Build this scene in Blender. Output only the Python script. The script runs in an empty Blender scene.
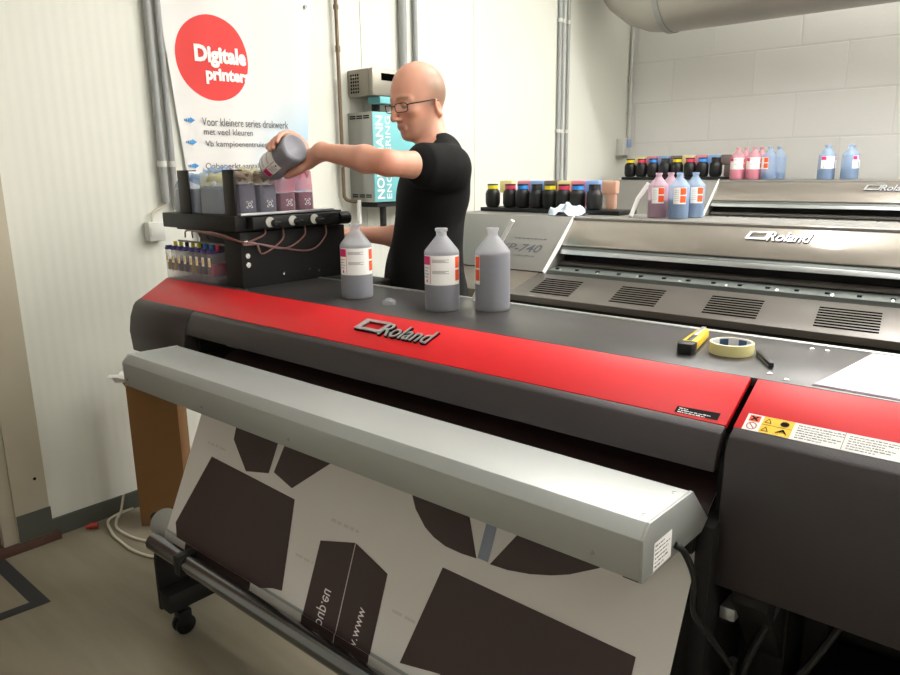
import bpy, bmesh, math, random
import numpy as np
from mathutils import Vector, Matrix
random.seed(7)
rng = np.random.default_rng(5)
SC = bpy.context.scene
COL = SC.collection
PI = math.pi

# ------------------------------------------------------------------ materials
def lin(h):
    h = h.lstrip('#')
    out = []
    for i in (0, 2, 4):
        c = int(h[i:i+2], 16)/255
        out.append(c/12.92 if c <= .04045 else ((c+.055)/1.055)**2.4)
    return (*out, 1)

def nd(nt, typ, **kw):
    n = nt.nodes.new(typ)
    for k, v in kw.items():
        setattr(n, k, v)
    return n

def mat(name, col, rough=.5, metal=0, spec=.5, var=.06, vscale=8, bump=0, bscale=60, alpha=None, coat=0, stretch=None):
    m = bpy.data.materials.new(name)
    m.use_nodes = True
    nt = m.node_tree
    b = nt.nodes['Principled BSDF']
    c = lin(col)
    tc = nd(nt, 'ShaderNodeTexCoord')
    src = tc.outputs['Object']
    if stretch:
        mp = nd(nt, 'ShaderNodeMapping')
        mp.inputs['Scale'].default_value = stretch
        nt.links.new(src, mp.inputs['Vector'])
        src = mp.outputs['Vector']
    nz = nd(nt, 'ShaderNodeTexNoise')
    nz.inputs['Scale'].default_value = vscale
    nz.inputs['Detail'].default_value = 5
    nt.links.new(src, nz.inputs['Vector'])
    mx = nd(nt, 'ShaderNodeMix', data_type='RGBA')
    mx.inputs[6].default_value = tuple(max(0, x*(1-var)) for x in c[:3])+(1,)
    mx.inputs[7].default_value = tuple(min(1, x*(1+var)) for x in c[:3])+(1,)
    nt.links.new(nz.outputs['Fac'], mx.inputs[0])
    nt.links.new(mx.outputs[2], b.inputs['Base Color'])
    b.inputs['Roughness'].default_value = rough
    b.inputs['Metallic'].default_value = metal
    b.inputs['Specular IOR Level'].default_value = spec
    b.inputs['Coat Weight'].default_value = coat
    if bump:
        n2 = nd(nt, 'ShaderNodeTexNoise')
        n2.inputs['Scale'].default_value = bscale
        n2.inputs['Detail'].default_value = 4
        nt.links.new(src, n2.inputs['Vector'])
        bp = nd(nt, 'ShaderNodeBump')
        bp.inputs['Strength'].default_value = bump
        bp.inputs['Distance'].default_value = .004
        nt.links.new(n2.outputs['Fac'], bp.inputs['Height'])
        nt.links.new(bp.outputs['Normal'], b.inputs['Normal'])
    if alpha is not None:
        b.inputs['Alpha'].default_value = alpha
    return m

M = {}
M['red'] = mat('red_paint', '#d4131d', .42, spec=.4, var=.03)
M['dark'] = mat('dark_plastic', '#302a2b', .42, spec=.5, bump=.15, bscale=500)
M['dark2'] = mat('charcoal_metal', '#33302f', .5, spec=.4)
M['table'] = mat('dark_grey_top', '#3a3838', .33, spec=.4, var=.03, bump=.05, bscale=300)
M['black'] = mat('black_plastic', '#121212', .45, spec=.4)
M['blackmatte'] = mat('black_matte_metal', '#161515', .6, spec=.3)
M['silver'] = mat('silver_paint', '#a6a9a7', .38, metal=.35, var=.02, vscale=300)
M['alu'] = mat('aluminium', '#c3c6c8', .3, metal=.8, var=.04, stretch=(1, 40, 40))
M['darkchrome'] = mat('dark_polished_tube', '#77787c', .2, metal=1, var=.03)
M['chrome'] = mat('polished_steel', '#c9c9cc', .16, metal=1, var=.03)
M['steel'] = mat('galvanised_steel', '#9b9c9a', .45, metal=.7, var=.12)
M['white'] = mat('white_plastic', '#ecebe8', .45, var=.02)
M['paper'] = mat('white_paper', '#f4f3f1', .8, var=.02)
M['vinyl'] = mat('white_vinyl_film', '#dcd8d4', .5, var=.02, bump=.1, bscale=5)
M['print'] = mat('dark_brown_print', '#382625', .5, var=.08, vscale=25)
M['printgrey'] = mat('grey_print', '#8b94a6', .5)
M['faint'] = mat('faint_grey_ink', '#cbc6c2', .6)
M['lightgrey'] = mat('light_grey_panel', '#777570', .45, var=.03)
M['champagne'] = mat('silver_cover', '#9a938a', .12, metal=.5, var=.03, stretch=(1, 30, 30))
M['brownpanel'] = mat('grey_brown_panel', '#5f584f', .4, metal=.2, var=.04)
M['vent'] = mat('grey_metal_panel', '#5d5853', .35, metal=.35, var=.04)
M['slot'] = mat('black_slot', '#060606', .9, spec=0)
M['rail'] = mat('grey_rail', '#6a706c', .4, metal=.4)
M['screw'] = mat('screw_steel', '#d8d8d6', .25, metal=.9)
M['yellow'] = mat('yellow_plastic', '#f0c913', .4)
M['yellowlab'] = mat('yellow_label_print', '#f2c21c', .5)
M['orange'] = mat('orange_label_print', '#f0561c', .55)
M['magenta'] = mat('magenta_print', '#d5246d', .55)
M['text_dark'] = mat('dark_text_ink', '#56565b', .6)
M['text_black'] = mat('black_text_ink', '#161616', .6, spec=.1)
M['text_white'] = mat('white_text_ink', '#f3efee', .6)
M['text_blue'] = mat('blue_arrow_ink', '#3d8fd0', .6)
M['text_grey'] = mat('grey_model_ink', '#4a4d54', .5)
M['cream'] = mat('cream_masking_tape', '#e9dfa0', .6, var=.05, vscale=60)
M['card'] = mat('brown_cardboard', '#7d5830', .85, var=.1, vscale=12)
M['teal'] = mat('teal_panel', '#6fb7bd', .45)
M['greybox'] = mat('grey_steel_box', '#a7a8a2', .4, metal=.4)
M['fan'] = mat('beige_grey_metal', '#908b80', .4, metal=.4, var=.1)
M['copper'] = mat('rusty_copper_pipe', '#7c6a57', .45, metal=.6, var=.25, vscale=30)
M['pipe'] = mat('grey_pvc_pipe', '#9a9c9b', .5)
M['socket'] = mat('grey_white_socket', '#cfcfc9', .5)
M['bluegrey'] = mat('blue_grey_plastic', '#8fa5c8', .4)
M['cablewhite'] = mat('white_cable', '#cfc9b8', .5)
M['tapefloor'] = mat('dark_floor_tape', '#2f2f31', .7)
M['cloth'] = mat('pale_blue_rag', '#c6d3e2', .9, var=.2, vscale=90)
M['tubehose'] = mat('brown_ink_tube', '#7e5550', .3)
M['cap_purple'] = mat('purple_clip', '#4e4583', .4)
M['cap_yellow'] = mat('yellow_cap', '#e2cf1d', .4)
M['cap_red'] = mat('red_cap', '#d43a5c', .4)
M['cap_blue'] = mat('blue_cap', '#2f86d8', .4)
M['cap_black'] = mat('black_cap', '#26221f', .5)
M['tshirt'] = mat('black_cotton', '#131313', .9, spec=.2, bump=.3, bscale=400)
M['jeans'] = mat('dark_trousers', '#1d1f27', .9, bump=.3, bscale=300)
M['shoe'] = mat('black_shoe', '#151412', .5)
M['frame'] = mat('dark_metal_frame', '#2c2b2d', .3, metal=.6)
M['eyewhite'] = mat('eye_white', '#e8e2dc', .25)
M['iris'] = mat('brown_iris', '#3a2a1d', .2)
M['doorbrown'] = mat('brown_door', '#6d5547', .7, var=.25, vscale=6, stretch=(1, 6, .6))
M['jamb'] = mat('beige_door_frame', '#b4ac99', .6, var=.05)
M['kick'] = mat('green_grey_kick', '#4b4d45', .6)
M['plank'] = mat('brown_threshold', '#4c3226', .7, var=.2, vscale=20)
M['duct'] = mat('galvanised_duct', '#a6a29b', .42, metal=.5, var=.08, vscale=4)
M['redbit'] = mat('red_bit', '#9c2f24', .5)
M['lensglass'] = mat('clear_lens', '#dfe6ea', .05, alpha=.12)

def translucent(name, col, op, rough=.4):
    m = bpy.data.materials.new(name)
    m.use_nodes = True
    nt = m.node_tree
    nt.nodes.clear()
    out = nd(nt, 'ShaderNodeOutputMaterial')
    b = nd(nt, 'ShaderNodeBsdfPrincipled')
    b.inputs['Roughness'].default_value = rough
    nz = nd(nt, 'ShaderNodeTexNoise')
    nz.inputs['Scale'].default_value = 20
    c = lin(col)
    mx = nd(nt, 'ShaderNodeMix', data_type='RGBA')
    mx.inputs[6].default_value = tuple(x*.95 for x in c[:3])+(1,)
    mx.inputs[7].default_value = c
    nt.links.new(nz.outputs['Fac'], mx.inputs[0])
    nt.links.new(mx.outputs[2], b.inputs['Base Color'])
    tl = nd(nt, 'ShaderNodeBsdfTranslucent')
    nt.links.new(mx.outputs[2], tl.inputs['Color'])
    m1 = nd(nt, 'ShaderNodeMixShader')
    m1.inputs[0].default_value = .4
    nt.links.new(b.outputs[0], m1.inputs[1])
    nt.links.new(tl.outputs[0], m1.inputs[2])
    tr = nd(nt, 'ShaderNodeBsdfTransparent')
    m2 = nd(nt, 'ShaderNodeMixShader')
    m2.inputs[0].default_value = op
    nt.links.new(tr.outputs[0], m2.inputs[1])
    nt.links.new(m1.outputs[0], m2.inputs[2])
    nt.links.new(m2.outputs[0], out.inputs['Surface'])
    return m
M['hdpe'] = translucent('milky_plastic', '#d5d7dc', .55)
M['hdpe_pink'] = translucent('milky_pink_plastic', '#efb3c0', .55)
M['hdpe_blue'] = translucent('milky_blue_plastic', '#b4cbe6', .5)
M['hdpe_mauve'] = translucent('milky_mauve_plastic', '#dcbccb', .5)
M['film'] = translucent('clear_film', '#dcdce2', .3, .2)
M['film_pink'] = translucent('pink_film', '#e9a2b4', .65, .2)
M['film_cream'] = translucent('cream_film', '#ebe7c8', .5, .2)
M['film_brown'] = translucent('brownish_film', '#bfae9f', .55, .2)
M['film_blue'] = translucent('bluish_film', '#bcd3ea', .5, .2)
M['clearbox'] = translucent('clear_acrylic', '#ece6ee', .27, .1)
M['tr_yellow'] = translucent('pale_yellow_plastic', '#f3ebb4', .85)
M['tr_pink'] = translucent('pale_pink_plastic', '#ee9fb4', .85)
M['tr_blue'] = translucent('pale_blue_plastic', '#a3c4ee', .85)
M['tr_orange'] = translucent('pale_orange_plastic', '#e2bda6', .85)
M['tr_black'] = translucent('smoky_plastic', '#8a7a74', .85)
for k, c in dict(ink_grey='#48465f', ink_pink='#7c2c4c', ink_blue='#4a6288', ink_mauve='#7b5a72', ink_red='#8e1f3c', ink_yellow='#8d7a2c',
                 ink_black='#25222a', ink_pale='#8b95a3', ink_lpink='#c9637f', ink_lblue='#7f9cc4').items():
    M[k] = mat(k, c, .35, var=.05)

# wall with fine vertical ribs
def wall_mat(name, col, kind):
    m = bpy.data.materials.new(name)
    m.use_nodes = True
    nt = m.node_tree
    b = nt.nodes['Principled BSDF']
    b.inputs['Roughness'].default_value = .45 if kind == 'panel' else .7
    tc = nd(nt, 'ShaderNodeTexCoord')
    bp = nd(nt, 'ShaderNodeBump')
    c = lin(col)
    if kind == 'panel':
        wv = nd(nt, 'ShaderNodeTexWave', wave_type='BANDS', bands_direction='Y')
        wv.inputs['Scale'].default_value = 8
        nt.links.new(tc.outputs['Object'], wv.inputs['Vector'])
        nt.links.new(wv.outputs['Fac'], bp.inputs['Height'])
        bp.inputs['Strength'].default_value = .12
        bp.inputs['Distance'].default_value = .004
        nz = nd(nt, 'ShaderNodeTexNoise')
        nz.inputs['Scale'].default_value = 2
        nt.links.new(tc.outputs['Object'], nz.inputs['Vector'])
        mx = nd(nt, 'ShaderNodeMix', data_type='RGBA')
        mx.inputs[6].default_value = tuple(x*.97 for x in c[:3])+(1,)
        mx.inputs[7].default_value = c
        nt.links.new(nz.outputs['Fac'], mx.inputs[0])
        nt.links.new(mx.outputs[2], b.inputs['Base Color'])
    else:
        mp = nd(nt, 'ShaderNodeMapping')
        mp.inputs['Rotation'].default_value = (PI/2, 0, 0)
        mp.inputs['Location'].default_value = (.15, .06, 0)
        nt.links.new(tc.outputs['Object'], mp.inputs['Vector'])
        br = nd(nt, 'ShaderNodeTexBrick')
        br.offset = .5
        br.inputs['Scale'].default_value = 1
        br.inputs['Brick Width'].default_value = .62
        br.inputs['Row Height'].default_value = .31
        br.inputs['Mortar Size'].default_value = .008
        br.inputs['Mortar Smooth'].default_value = .6
        br.inputs['Color1'].default_value = c
        br.inputs['Color2'].default_value = tuple(x*.96 for x in c[:3])+(1,)
        br.inputs['Mortar'].default_value = tuple(x*.93 for x in c[:3])+(1,)
        nt.links.new(mp.outputs['Vector'], br.inputs['Vector'])
        nt.links.new(br.outputs['Color'], b.inputs['Base Color'])
        inv = nd(nt, 'ShaderNodeMath', operation='SUBTRACT')
        inv.inputs[0].default_value = 1
        nt.links.new(br.outputs['Fac'], inv.inputs[1])
        nz = nd(nt, 'ShaderNodeTexNoise')
        nz.inputs['Scale'].default_value = 40
        nt.links.new(tc.outputs['Object'], nz.inputs['Vector'])
        ad = nd(nt, 'ShaderNodeMath', operation='MULTIPLY_ADD')
        ad.inputs[1].default_value = .25
        nt.links.new(nz.outputs['Fac'], ad.inputs[0])
        nt.links.new(inv.outputs[0], ad.inputs[2])
        nt.links.new(ad.outputs[0], bp.inputs['Height'])
        bp.inputs['Strength'].default_value = .4
        bp.inputs['Distance'].default_value = .006
    nt.links.new(bp.outputs['Normal'], b.inputs['Normal'])
    return m
M['panelwall'] = wall_mat('white_sandwich_panel', '#dfe0d6', 'panel')
M['blockwall'] = wall_mat('white_painted_blocks', '#f1f0ec', 'block')
M['plain'] = mat('white_plaster', '#e8e7e1', .8)
M['ceil'] = mat('white_ceiling', '#ecece8', .8)

def floor_mat():
    m = mat('worn_concrete', '#8a8270', .5, var=.12, vscale=1.6, bump=.1, bscale=30)
    nt = m.node_tree
    b = nt.nodes['Principled BSDF']
    tc = nd(nt, 'ShaderNodeTexCoord')
    mp = nd(nt, 'ShaderNodeMapping')
    mp.inputs['Scale'].default_value = (1.2, 9, 1)
    mp.inputs['Rotation'].default_value = (0, 0, .5)
    nt.links.new(tc.outputs['Object'], mp.inputs['Vector'])
    nz = nd(nt, 'ShaderNodeTexNoise')
    nz.inputs['Scale'].default_value = 1.7
    nz.inputs['Detail'].default_value = 7
    nt.links.new(mp.outputs['Vector'], nz.inputs['Vector'])
    rp = nd(nt, 'ShaderNodeValToRGB')
    rp.color_ramp.elements[0].position = .35
    rp.color_ramp.elements[0].color = (.62, .58, .52, 1)
    rp.color_ramp.elements[1].position = .6
    rp.color_ramp.elements[1].color = (1, 1, 1, 1)
    nt.links.new(nz.outputs['Fac'], rp.inputs['Fac'])
    mx = nd(nt, 'ShaderNodeMix', data_type='RGBA', blend_type='MULTIPLY')
    mx.inputs[0].default_value = .4
    old = b.inputs['Base Color'].links[0].from_socket
    nt.links.new(old, mx.inputs[6])
    nt.links.new(rp.outputs['Color'], mx.inputs[7])
    nt.links.new(mx.outputs[2], b.inputs['Base Color'])
    return m
M['floor'] = floor_mat()

def banner_mat():
    # white cloth print with a pale blue field towards its lower right corner and a red disc
    m = bpy.data.materials.new('printed_banner_cloth')
    m.use_nodes = True
    nt = m.node_tree
    b = nt.nodes['Principled BSDF']
    b.inputs['Roughness'].default_value = .65
    tc = nd(nt, 'ShaderNodeTexCoord')
    sp = nd(nt, 'ShaderNodeSeparateXYZ')
    nt.links.new(tc.outputs['Object'], sp.inputs[0])
    def mth(op, a, bb=None, clamp=False):
        n = nd(nt, 'ShaderNodeMath', operation=op, use_clamp=clamp)
        for i, v in enumerate((a, bb)):
            if v is None:
                continue
            if isinstance(v, (int, float)):
                n.inputs[i].default_value = v
            else:
                nt.links.new(v, n.inputs[i])
        return n.outputs[0]
    Y, Z = sp.outputs['Y'], sp.outputs['Z']
    # blue field : grows with y, falls with z (object origin at banner bottom centre y=2.0,z=1.15)
    by = mth('MULTIPLY', mth('ADD', Y, .02), 2.6, True)
    bz = mth('MULTIPLY', mth('SUBTRACT', .72, Z), 2.2, True)
    fac = mth('MULTIPLY', by, bz, True)
    mx = nd(nt, 'ShaderNodeMix', data_type='RGBA')
    mx.inputs[6].default_value = lin('#e6e4e2')
    mx.inputs[7].default_value = lin('#7fc0e2')
    nt.links.new(fac, mx.inputs[0])
    dy = mth('SUBTRACT', Y, -.137)
    dz = mth('SUBTRACT', Z, .755)
    r = mth('SQRT', mth('ADD', mth('MULTIPLY', dy, dy), mth('MULTIPLY', dz, dz)))
    disc = mth('LESS_THAN', r, .176)
    m2 = nd(nt, 'ShaderNodeMix', data_type='RGBA')
    nt.links.new(disc, m2.inputs[0])
    nt.links.new(mx.outputs[2], m2.inputs[6])
    m2.inputs[7].default_value = lin('#d8332f')
    nt.links.new(m2.outputs[2], b.inputs['Base Color'])
    return m
M['banner'] = banner_mat()

def skin_mat():
    m = bpy.data.materials.new('skin')
    m.use_nodes = True
    nt = m.node_tree
    b = nt.nodes['Principled BSDF']
    at = nd(nt, 'ShaderNodeVertexColor', layer_name='tone')
    nz = nd(nt, 'ShaderNodeTexNoise')
    nz.inputs['Scale'].default_value = 25
    mx = nd(nt, 'ShaderNodeMix', data_type='RGBA', blend_type='MULTIPLY')
    mx.inputs[0].default_value = .12
    nt.links.new(at.outputs['Color'], mx.inputs[6])
    nt.links.new(nz.outputs['Color'], mx.inputs[7])
    nt.links.new(mx.outputs[2], b.inputs['Base Color'])
    b.inputs['Roughness'].default_value = .48
    b.inputs['Subsurface Weight'].default_value = .12
    b.inputs['Subsurface Radius'].default_value = (.02, .008, .004)
    b.inputs['Subsurface Scale'].default_value = .5
    return m
M['skin'] = skin_mat()

# ------------------------------------------------------------------ object helpers
ORG = {}
def thing(name, loc, label=None, cat=None, group=None):
    o = bpy.data.objects.new(name, None)
    o.empty_display_size = .1
    COL.objects.link(o)
    o.location = loc
    ORG[o] = Vector(loc)
    tag(o, label, cat, group)
    return o

def tag(o, label=None, cat=None, group=None, kind=None):
    if label: o['label'] = label
    if cat: o['category'] = cat
    if group: o['group'] = group
    if kind: o['kind'] = kind
    return o

def kids(o):
    return [c for c in bpy.data.objects if c.parent == o]

def dup(o, loc=None, rz=None, label=None, group=None):
    def rec(src, par):
        c = src.copy()
        COL.objects.link(c)
        if par:
            c.parent = par
        for ch in kids(src):
            rec(ch, c)
        return c
    c = rec(o, None)
    if loc is not None: c.location = loc
    if rz is not None: c.rotation_euler = (0, 0, rz)
    if label: c['label'] = label
    if group: c['group'] = group
    ORG[c] = Vector(c.location)
    return c

def crom(pts, n=8):
    pts = [Vector(p) for p in pts]
    P = [pts[0]*2-pts[1]]+pts+[pts[-1]*2-pts[-2]]
    out = []
    for i in range(1, len(P)-2):
        for k in range(n):
            t = k/n
            a, b, c, d = P[i-1], P[i], P[i+1], P[i+2]
            out.append(.5*((2*b)+(-a+c)*t+(2*a-5*b+4*c-d)*t*t+(-a+3*b-3*c+d)*t**3))
    out.append(pts[-1])
    return out

class MB:
    def __init__(s, m='white'):
        s.v, s.f, s.fm, s.mats = [], [], [], []
        s.cur = s.mi(m)
        s.T = Matrix.Identity(4)
    def mi(s, m):
        if m not in s.mats: s.mats.append(m)
        return s.mats.index(m)
    def use(s, m): s.cur = s.mi(m); return s
    def xf(s, T): s.T = T; return s
    def add(s, vs, fs):
        o = len(s.v)
        s.v += [s.T @ Vector(p) for p in vs]
        for f in fs:
            s.f.append([i+o for i in f]); s.fm.append(s.cur)
        return s
    def poly(s, pts): return s.add(pts, [list(range(len(pts)))])
    def box(s, x0, x1, y0, y1, z0, z1):
        v = [(x, y, z) for z in (z0, z1) for y in (y0, y1) for x in (x0, x1)]
        return s.add(v, [(0, 2, 3, 1), (4, 5, 7, 6), (0, 1, 5, 4), (1, 3, 7, 5), (3, 2, 6, 7), (2, 0, 4, 6)])
    def prism(s, prof, x0, x1):          # profile in (y,z), extruded along x
        n = len(prof)
        v = [(x0, *p) for p in prof]+[(x1, *p) for p in prof]
        f = [list(range(n))[::-1], list(range(n, 2*n))]+[(i, (i+1) % n, n+(i+1) % n, n+i) for i in range(n)]
        return s.add(v, f)
    def zprism(s, pts, z0, z1):          # outline in (x,y), extruded along z
        n = len(pts)
        v = [(*p, z0) for p in pts]+[(*p, z1) for p in pts]
        f = [list(range(n))[::-1], list(range(n, 2*n))]+[(i, (i+1) % n, n+(i+1) % n, n+i) for i in range(n)]
        return s.add(v, f)
    def tube(s, path, r, n=12, caps=True):
        path = [Vector(p) for p in path]
        rs = r if isinstance(r, (list, tuple)) else [r]*len(path)
        vs, fs = [], []
        up = None
        for i, p in enumerate(path):
            d = (path[min(i+1, len(path)-1)]-path[max(i-1, 0)]).normalized()
            if up is None:
                a = Vector((0, 0, 1)) if abs(d.z) < .9 else Vector((1, 0, 0))
                up = (a-d*a.dot(d)).normalized()
            else:
                up = (up-d*up.dot(d))
                up = up.normalized() if up.length > 1e-6 else d.orthogonal().normalized()
            w = d.cross(up)
            for k in range(n):
                t = 2*PI*k/n
                vs.append(p+(up*math.cos(t)+w*math.sin(t))*rs[i])
        m = len(path)
        for i in range(m-1):
            for k in range(n):
                fs.append((i*n+k, i*n+(k+1) % n, (i+1)*n+(k+1) % n, (i+1)*n+k))
        if caps:
            fs.append(list(range(n))[::-1]); fs.append(list(range((m-1)*n, m*n)))
        return s.add(vs, fs)
    def lathe(s, prof, n=32, c=(0, 0, 0)):
        vs, fs = [], []
        for r, z in prof:
            for k in range(n):
                t = 2*PI*k/n
                vs.append((c[0]+r*math.cos(t), c[1]+r*math.sin(t), c[2]+z))
        for i in range(len(prof)-1):
            for k in range(n):
                fs.append((i*n+k, i*n+(k+1) % n, (i+1)*n+(k+1) % n, (i+1)*n+k))
        if prof[0][0] > 1e-5: fs.append(list(range(n))[::-1])
        if prof[-1][0] > 1e-5: fs.append(list(range((len(prof)-1)*n, len(prof)*n)))
        return s.add(vs, fs)
    def arc(s, a0, a1, z0, z1, r, n=10):
        vs, fs = [], []
        for k in range(n+1):
            t = a0+(a1-a0)*k/n
            vs += [(r*math.cos(t), r*math.sin(t), z0), (r*math.cos(t), r*math.sin(t), z1)]
        for k in range(n):
            fs.append((2*k, 2*k+2, 2*k+3, 2*k+1))
        return s.add(vs, fs)
    def build(s, name, parent=None, origin=None, bevel=0, seg=2, ang=35, smooth=True):
        me = bpy.data.meshes.new(name)
        if parent is not None and origin is None:
            p = parent
            while p not in ORG: p = p.parent
            origin = ORG[p]
        o0 = Vector(origin) if origin is not None else Vector((0, 0, 0))
        me.from_pydata([tuple(v-o0) for v in s.v], [], s.f)
        for m in s.mats: me.materials.append(M[m])
        me.polygons.foreach_set('material_index', s.fm)
        bm = bmesh.new(); bm.from_mesh(me)
        bmesh.ops.recalc_face_normals(bm, faces=bm.faces[:])
        if bevel:
            es = [e for e in bm.edges if len(e.link_faces) == 2 and e.calc_face_angle(0) > math.radians(30)]
            try: bmesh.ops.bevel(bm, geom=es, offset=bevel, segments=seg, profile=.5, affect='EDGES', clamp_overlap=True)
            except Exception: pass
        bm.to_mesh(me); bm.free()
        if smooth:
            me.polygons.foreach_set('use_smooth', [True]*len(me.polygons))
            me.set_sharp_from_angle(angle=math.radians(ang))
        o = bpy.data.objects.new(name, me)
        COL.objects.link(o)
        if parent is not None: o.parent = parent
        else:
            o.location = o0; ORG[o] = o0
        return o

def text_geo(txt, bold=0, shear=0):
    cu = bpy.data.curves.new('t', 'FONT')
    cu.body = txt; cu.offset = bold; cu.shear = shear; cu.resolution_u = 3
    ob = bpy.data.objects.new('t', cu); COL.objects.link(ob)
    dg = bpy.context.evaluated_depsgraph_get()
    me = bpy.data.meshes.new_from_object(ob.evaluated_get(dg))
    vs = [tuple(v.co) for v in me.vertices]; fs = [list(p.vertices) for p in me.polygons]
    bpy.data.objects.remove(ob); bpy.data.curves.remove(cu); bpy.data.meshes.remove(me)
    return vs, fs

def put_text(mb, txt, org, ex, ey, width, height, depth=0, bold=0, shear=0, warp=None, flipx=False, flipy=False):
    """text laid in the frame org/ex/ey, scaled to width and (bounding) height"""
    vs, fs = text_geo(txt, bold, shear)
    xs = [v[0] for v in vs]; ys = [v[1] for v in vs]
    x0, x1, y0, y1 = min(xs), max(xs), min(ys), max(ys)
    org, ex, ey = Vector(org), Vector(ex).normalized(), Vector(ey).normalized()
    nz = ex.cross(ey)
    def P(v, d):
        u, w = (v[0]-x0)/(x1-x0), (v[1]-y0)/(y1-y0)
        if flipx: u = 1-u
        if flipy: w = 1-w
        q = org+ex*(u*width)+ey*(w*height)+nz*d
        return warp(q) if warp else q
    top = [P(v, depth) for v in vs]
    mb.add(top, fs)
    if depth:
        cnt = {}
        for f in fs:
            for i in range(len(f)):
                a, b = f[i], f[(i+1) % len(f)]
                cnt[(a, b)] = 1
        edges = [e for e in cnt if (e[1], e[0]) not in cnt]
        n = len(vs)
        mb.add(top+[P(v, 0) for v in vs], [(a, b, b+n, a+n) for a, b in edges])

def small_print(mb, org, ex, ey, width, height, seed=0):
    """a line of print too small to read in the photograph: broken strokes"""
    r = random.Random(seed)
    org, ex, ey = Vector(org), Vector(ex).normalized(), Vector(ey).normalized()
    x = 0
    while x < width:
        w = min(width-x, height*r.uniform(.8, 2.8))
        h = height*r.uniform(.45, .75)
        mb.poly([org+ex*x, org+ex*(x+w), org+ex*(x+w)+ey*h, org+ex*x+ey*h])
        x += w+height*r.uniform(.35, .7)

# ------------------------------------------------------------------ the room
WL, WB = -2.99, 5.695
CEIL = 3.5
def struct(mb, name, **k): return tag(mb.build(name, origin=k.pop('origin', (0, 0, 0)), **k), kind='structure')
struct(MB('floor').box(WL-.1, 3.6, -2.8, WB+.1, -.1, 0), 'floor')
struct(MB('ceil').box(WL-.1, 3.6, -2.8, WB+.1, CEIL, CEIL+.1), 'ceiling')
w = MB('panelwall')
joints = [.9, 1.81, 2.745, 3.672, 4.60, WB]
w.box(WL-.1, WL, -2.8, .0, 0, CEIL)
w.box(WL-.1, WL, .0, .9, 2.3, CEIL)
for a, b in zip(joints[:-1], joints[1:]):
    w.box(WL-.1, WL, a+.002, b-.002, 0, CEIL)
w.use('slot').box(WL-.1, WL-.006, .9, WB, 0, CEIL)
struct(w, 'wall_left', smooth=False)
struct(MB('blockwall').box(WL, 3.6, WB, WB+.1, 0, CEIL), 'wall_back', smooth=False)
struct(MB('plain').box(3.5, 3.6, -2.8, WB, 0, CEIL), 'wall_right', smooth=False)
struct(MB('plain').box(WL, 3.5, -2.8, -2.7, 0, CEIL), 'wall_front', smooth=False)
struct(MB('kick').box(WL, WL+.012, .965, WB, 0, .075), 'baseboard_left')
dr = thing('door_1', (WL, .4, 0)); tag(dr, kind='structure')
MB('doorbrown').box(WL-.06, WL-.02, -.02, .80, .01, 2.3).build('door_leaf', dr)
jm = MB('jamb').box(WL-.02, WL+.022, .84, .963, .025, 2.38).box(WL-.03, WL+.012, .79, .84, .025, 2.34).box(WL-.02, WL+.022, -.1, -.0, .0, 2.38).box(WL-.1, WL+.022, -.1, .963, 2.28, 2.4)
jm = jm.build('door_frame', dr, bevel=.002)
MB('slot').tube([(WL+.022, .925, .27), (WL+.0235, .925, .27)], .006, 10).build('screw', jm)
MB('kick').box(WL+.022, WL+.025, .842, .966, .03, .14).build('kick_plate', dr)
MB('plank').box(WL, WL+.05, .55, .985, 0, .028).build('threshold', dr, bevel=.003)
tf = MB('tapefloor')
tf.zprism([(-2.507, .775), (-2.557, .725), (-3.0, .725), (-2.97, .775)][::-1], .0005, .0015)
tf.zprism([(-2.507, .775), (-2.557, .725), (-2.62, .0), (-2.57, .0)][::-1], .0005, .0016)
tag(tf.build('floor_tape', origin=(-2.53, .75, 0)), 'black tape corner mark stuck on the concrete floor by the brown door', 'floor tape')

# ------------------------------------------------------------------ front printer
TZ = 1.058
RX = (-1.05, 1.3, 0)
pr = thing('wide_format_printer', RX, 'large printer in front with red top panels, dark cover and silver heater bar', 'printer')
XL, SEAM, XR = -2.474, -.413, .42
def sl(s, n=0):   # along the red slope
    k = s/.13793
    return (1.17+.12*k+n*-.493, .990+.068*k+n*.870)
ex, ey = Vector((1, 0, 0)), Vector((0, .12, .068)).normalized()
NS = ex.cross(ey)
def slope_panel(x0, x1): return MB('red').prism([sl(.0155), sl(.13793), sl(.13793, -.01), sl(.0155, -.01)], x0, x1)
rp = slope_panel(XL, SEAM-.006).build('red_panel', pr, bevel=.0015)
rq = slope_panel(SEAM+.006, XR).build('red_panel', pr, bevel=.0015)
tp = MB('table').box(XL, XR, 1.2915, 1.612, 1.043, TZ).build('table_top', pr, bevel=.001)
MB('alu').box(XL, XR, 1.613, 1.628, 1.035, TZ+.002).build('edge_strip', pr, bevel=.001)
for (x, y) in ((-.396, 1.575), (-.367, 1.575), (-.402, 1.335), (-.366, 1.312), (-2.03, 1.30), (-2.0, 1.305)):
    MB('screw').lathe([(.0055, 0), (.0055, .001), (.003, .0025), (.0001, .003)], 12, (x, y, TZ)).build('screw', pr)
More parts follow.
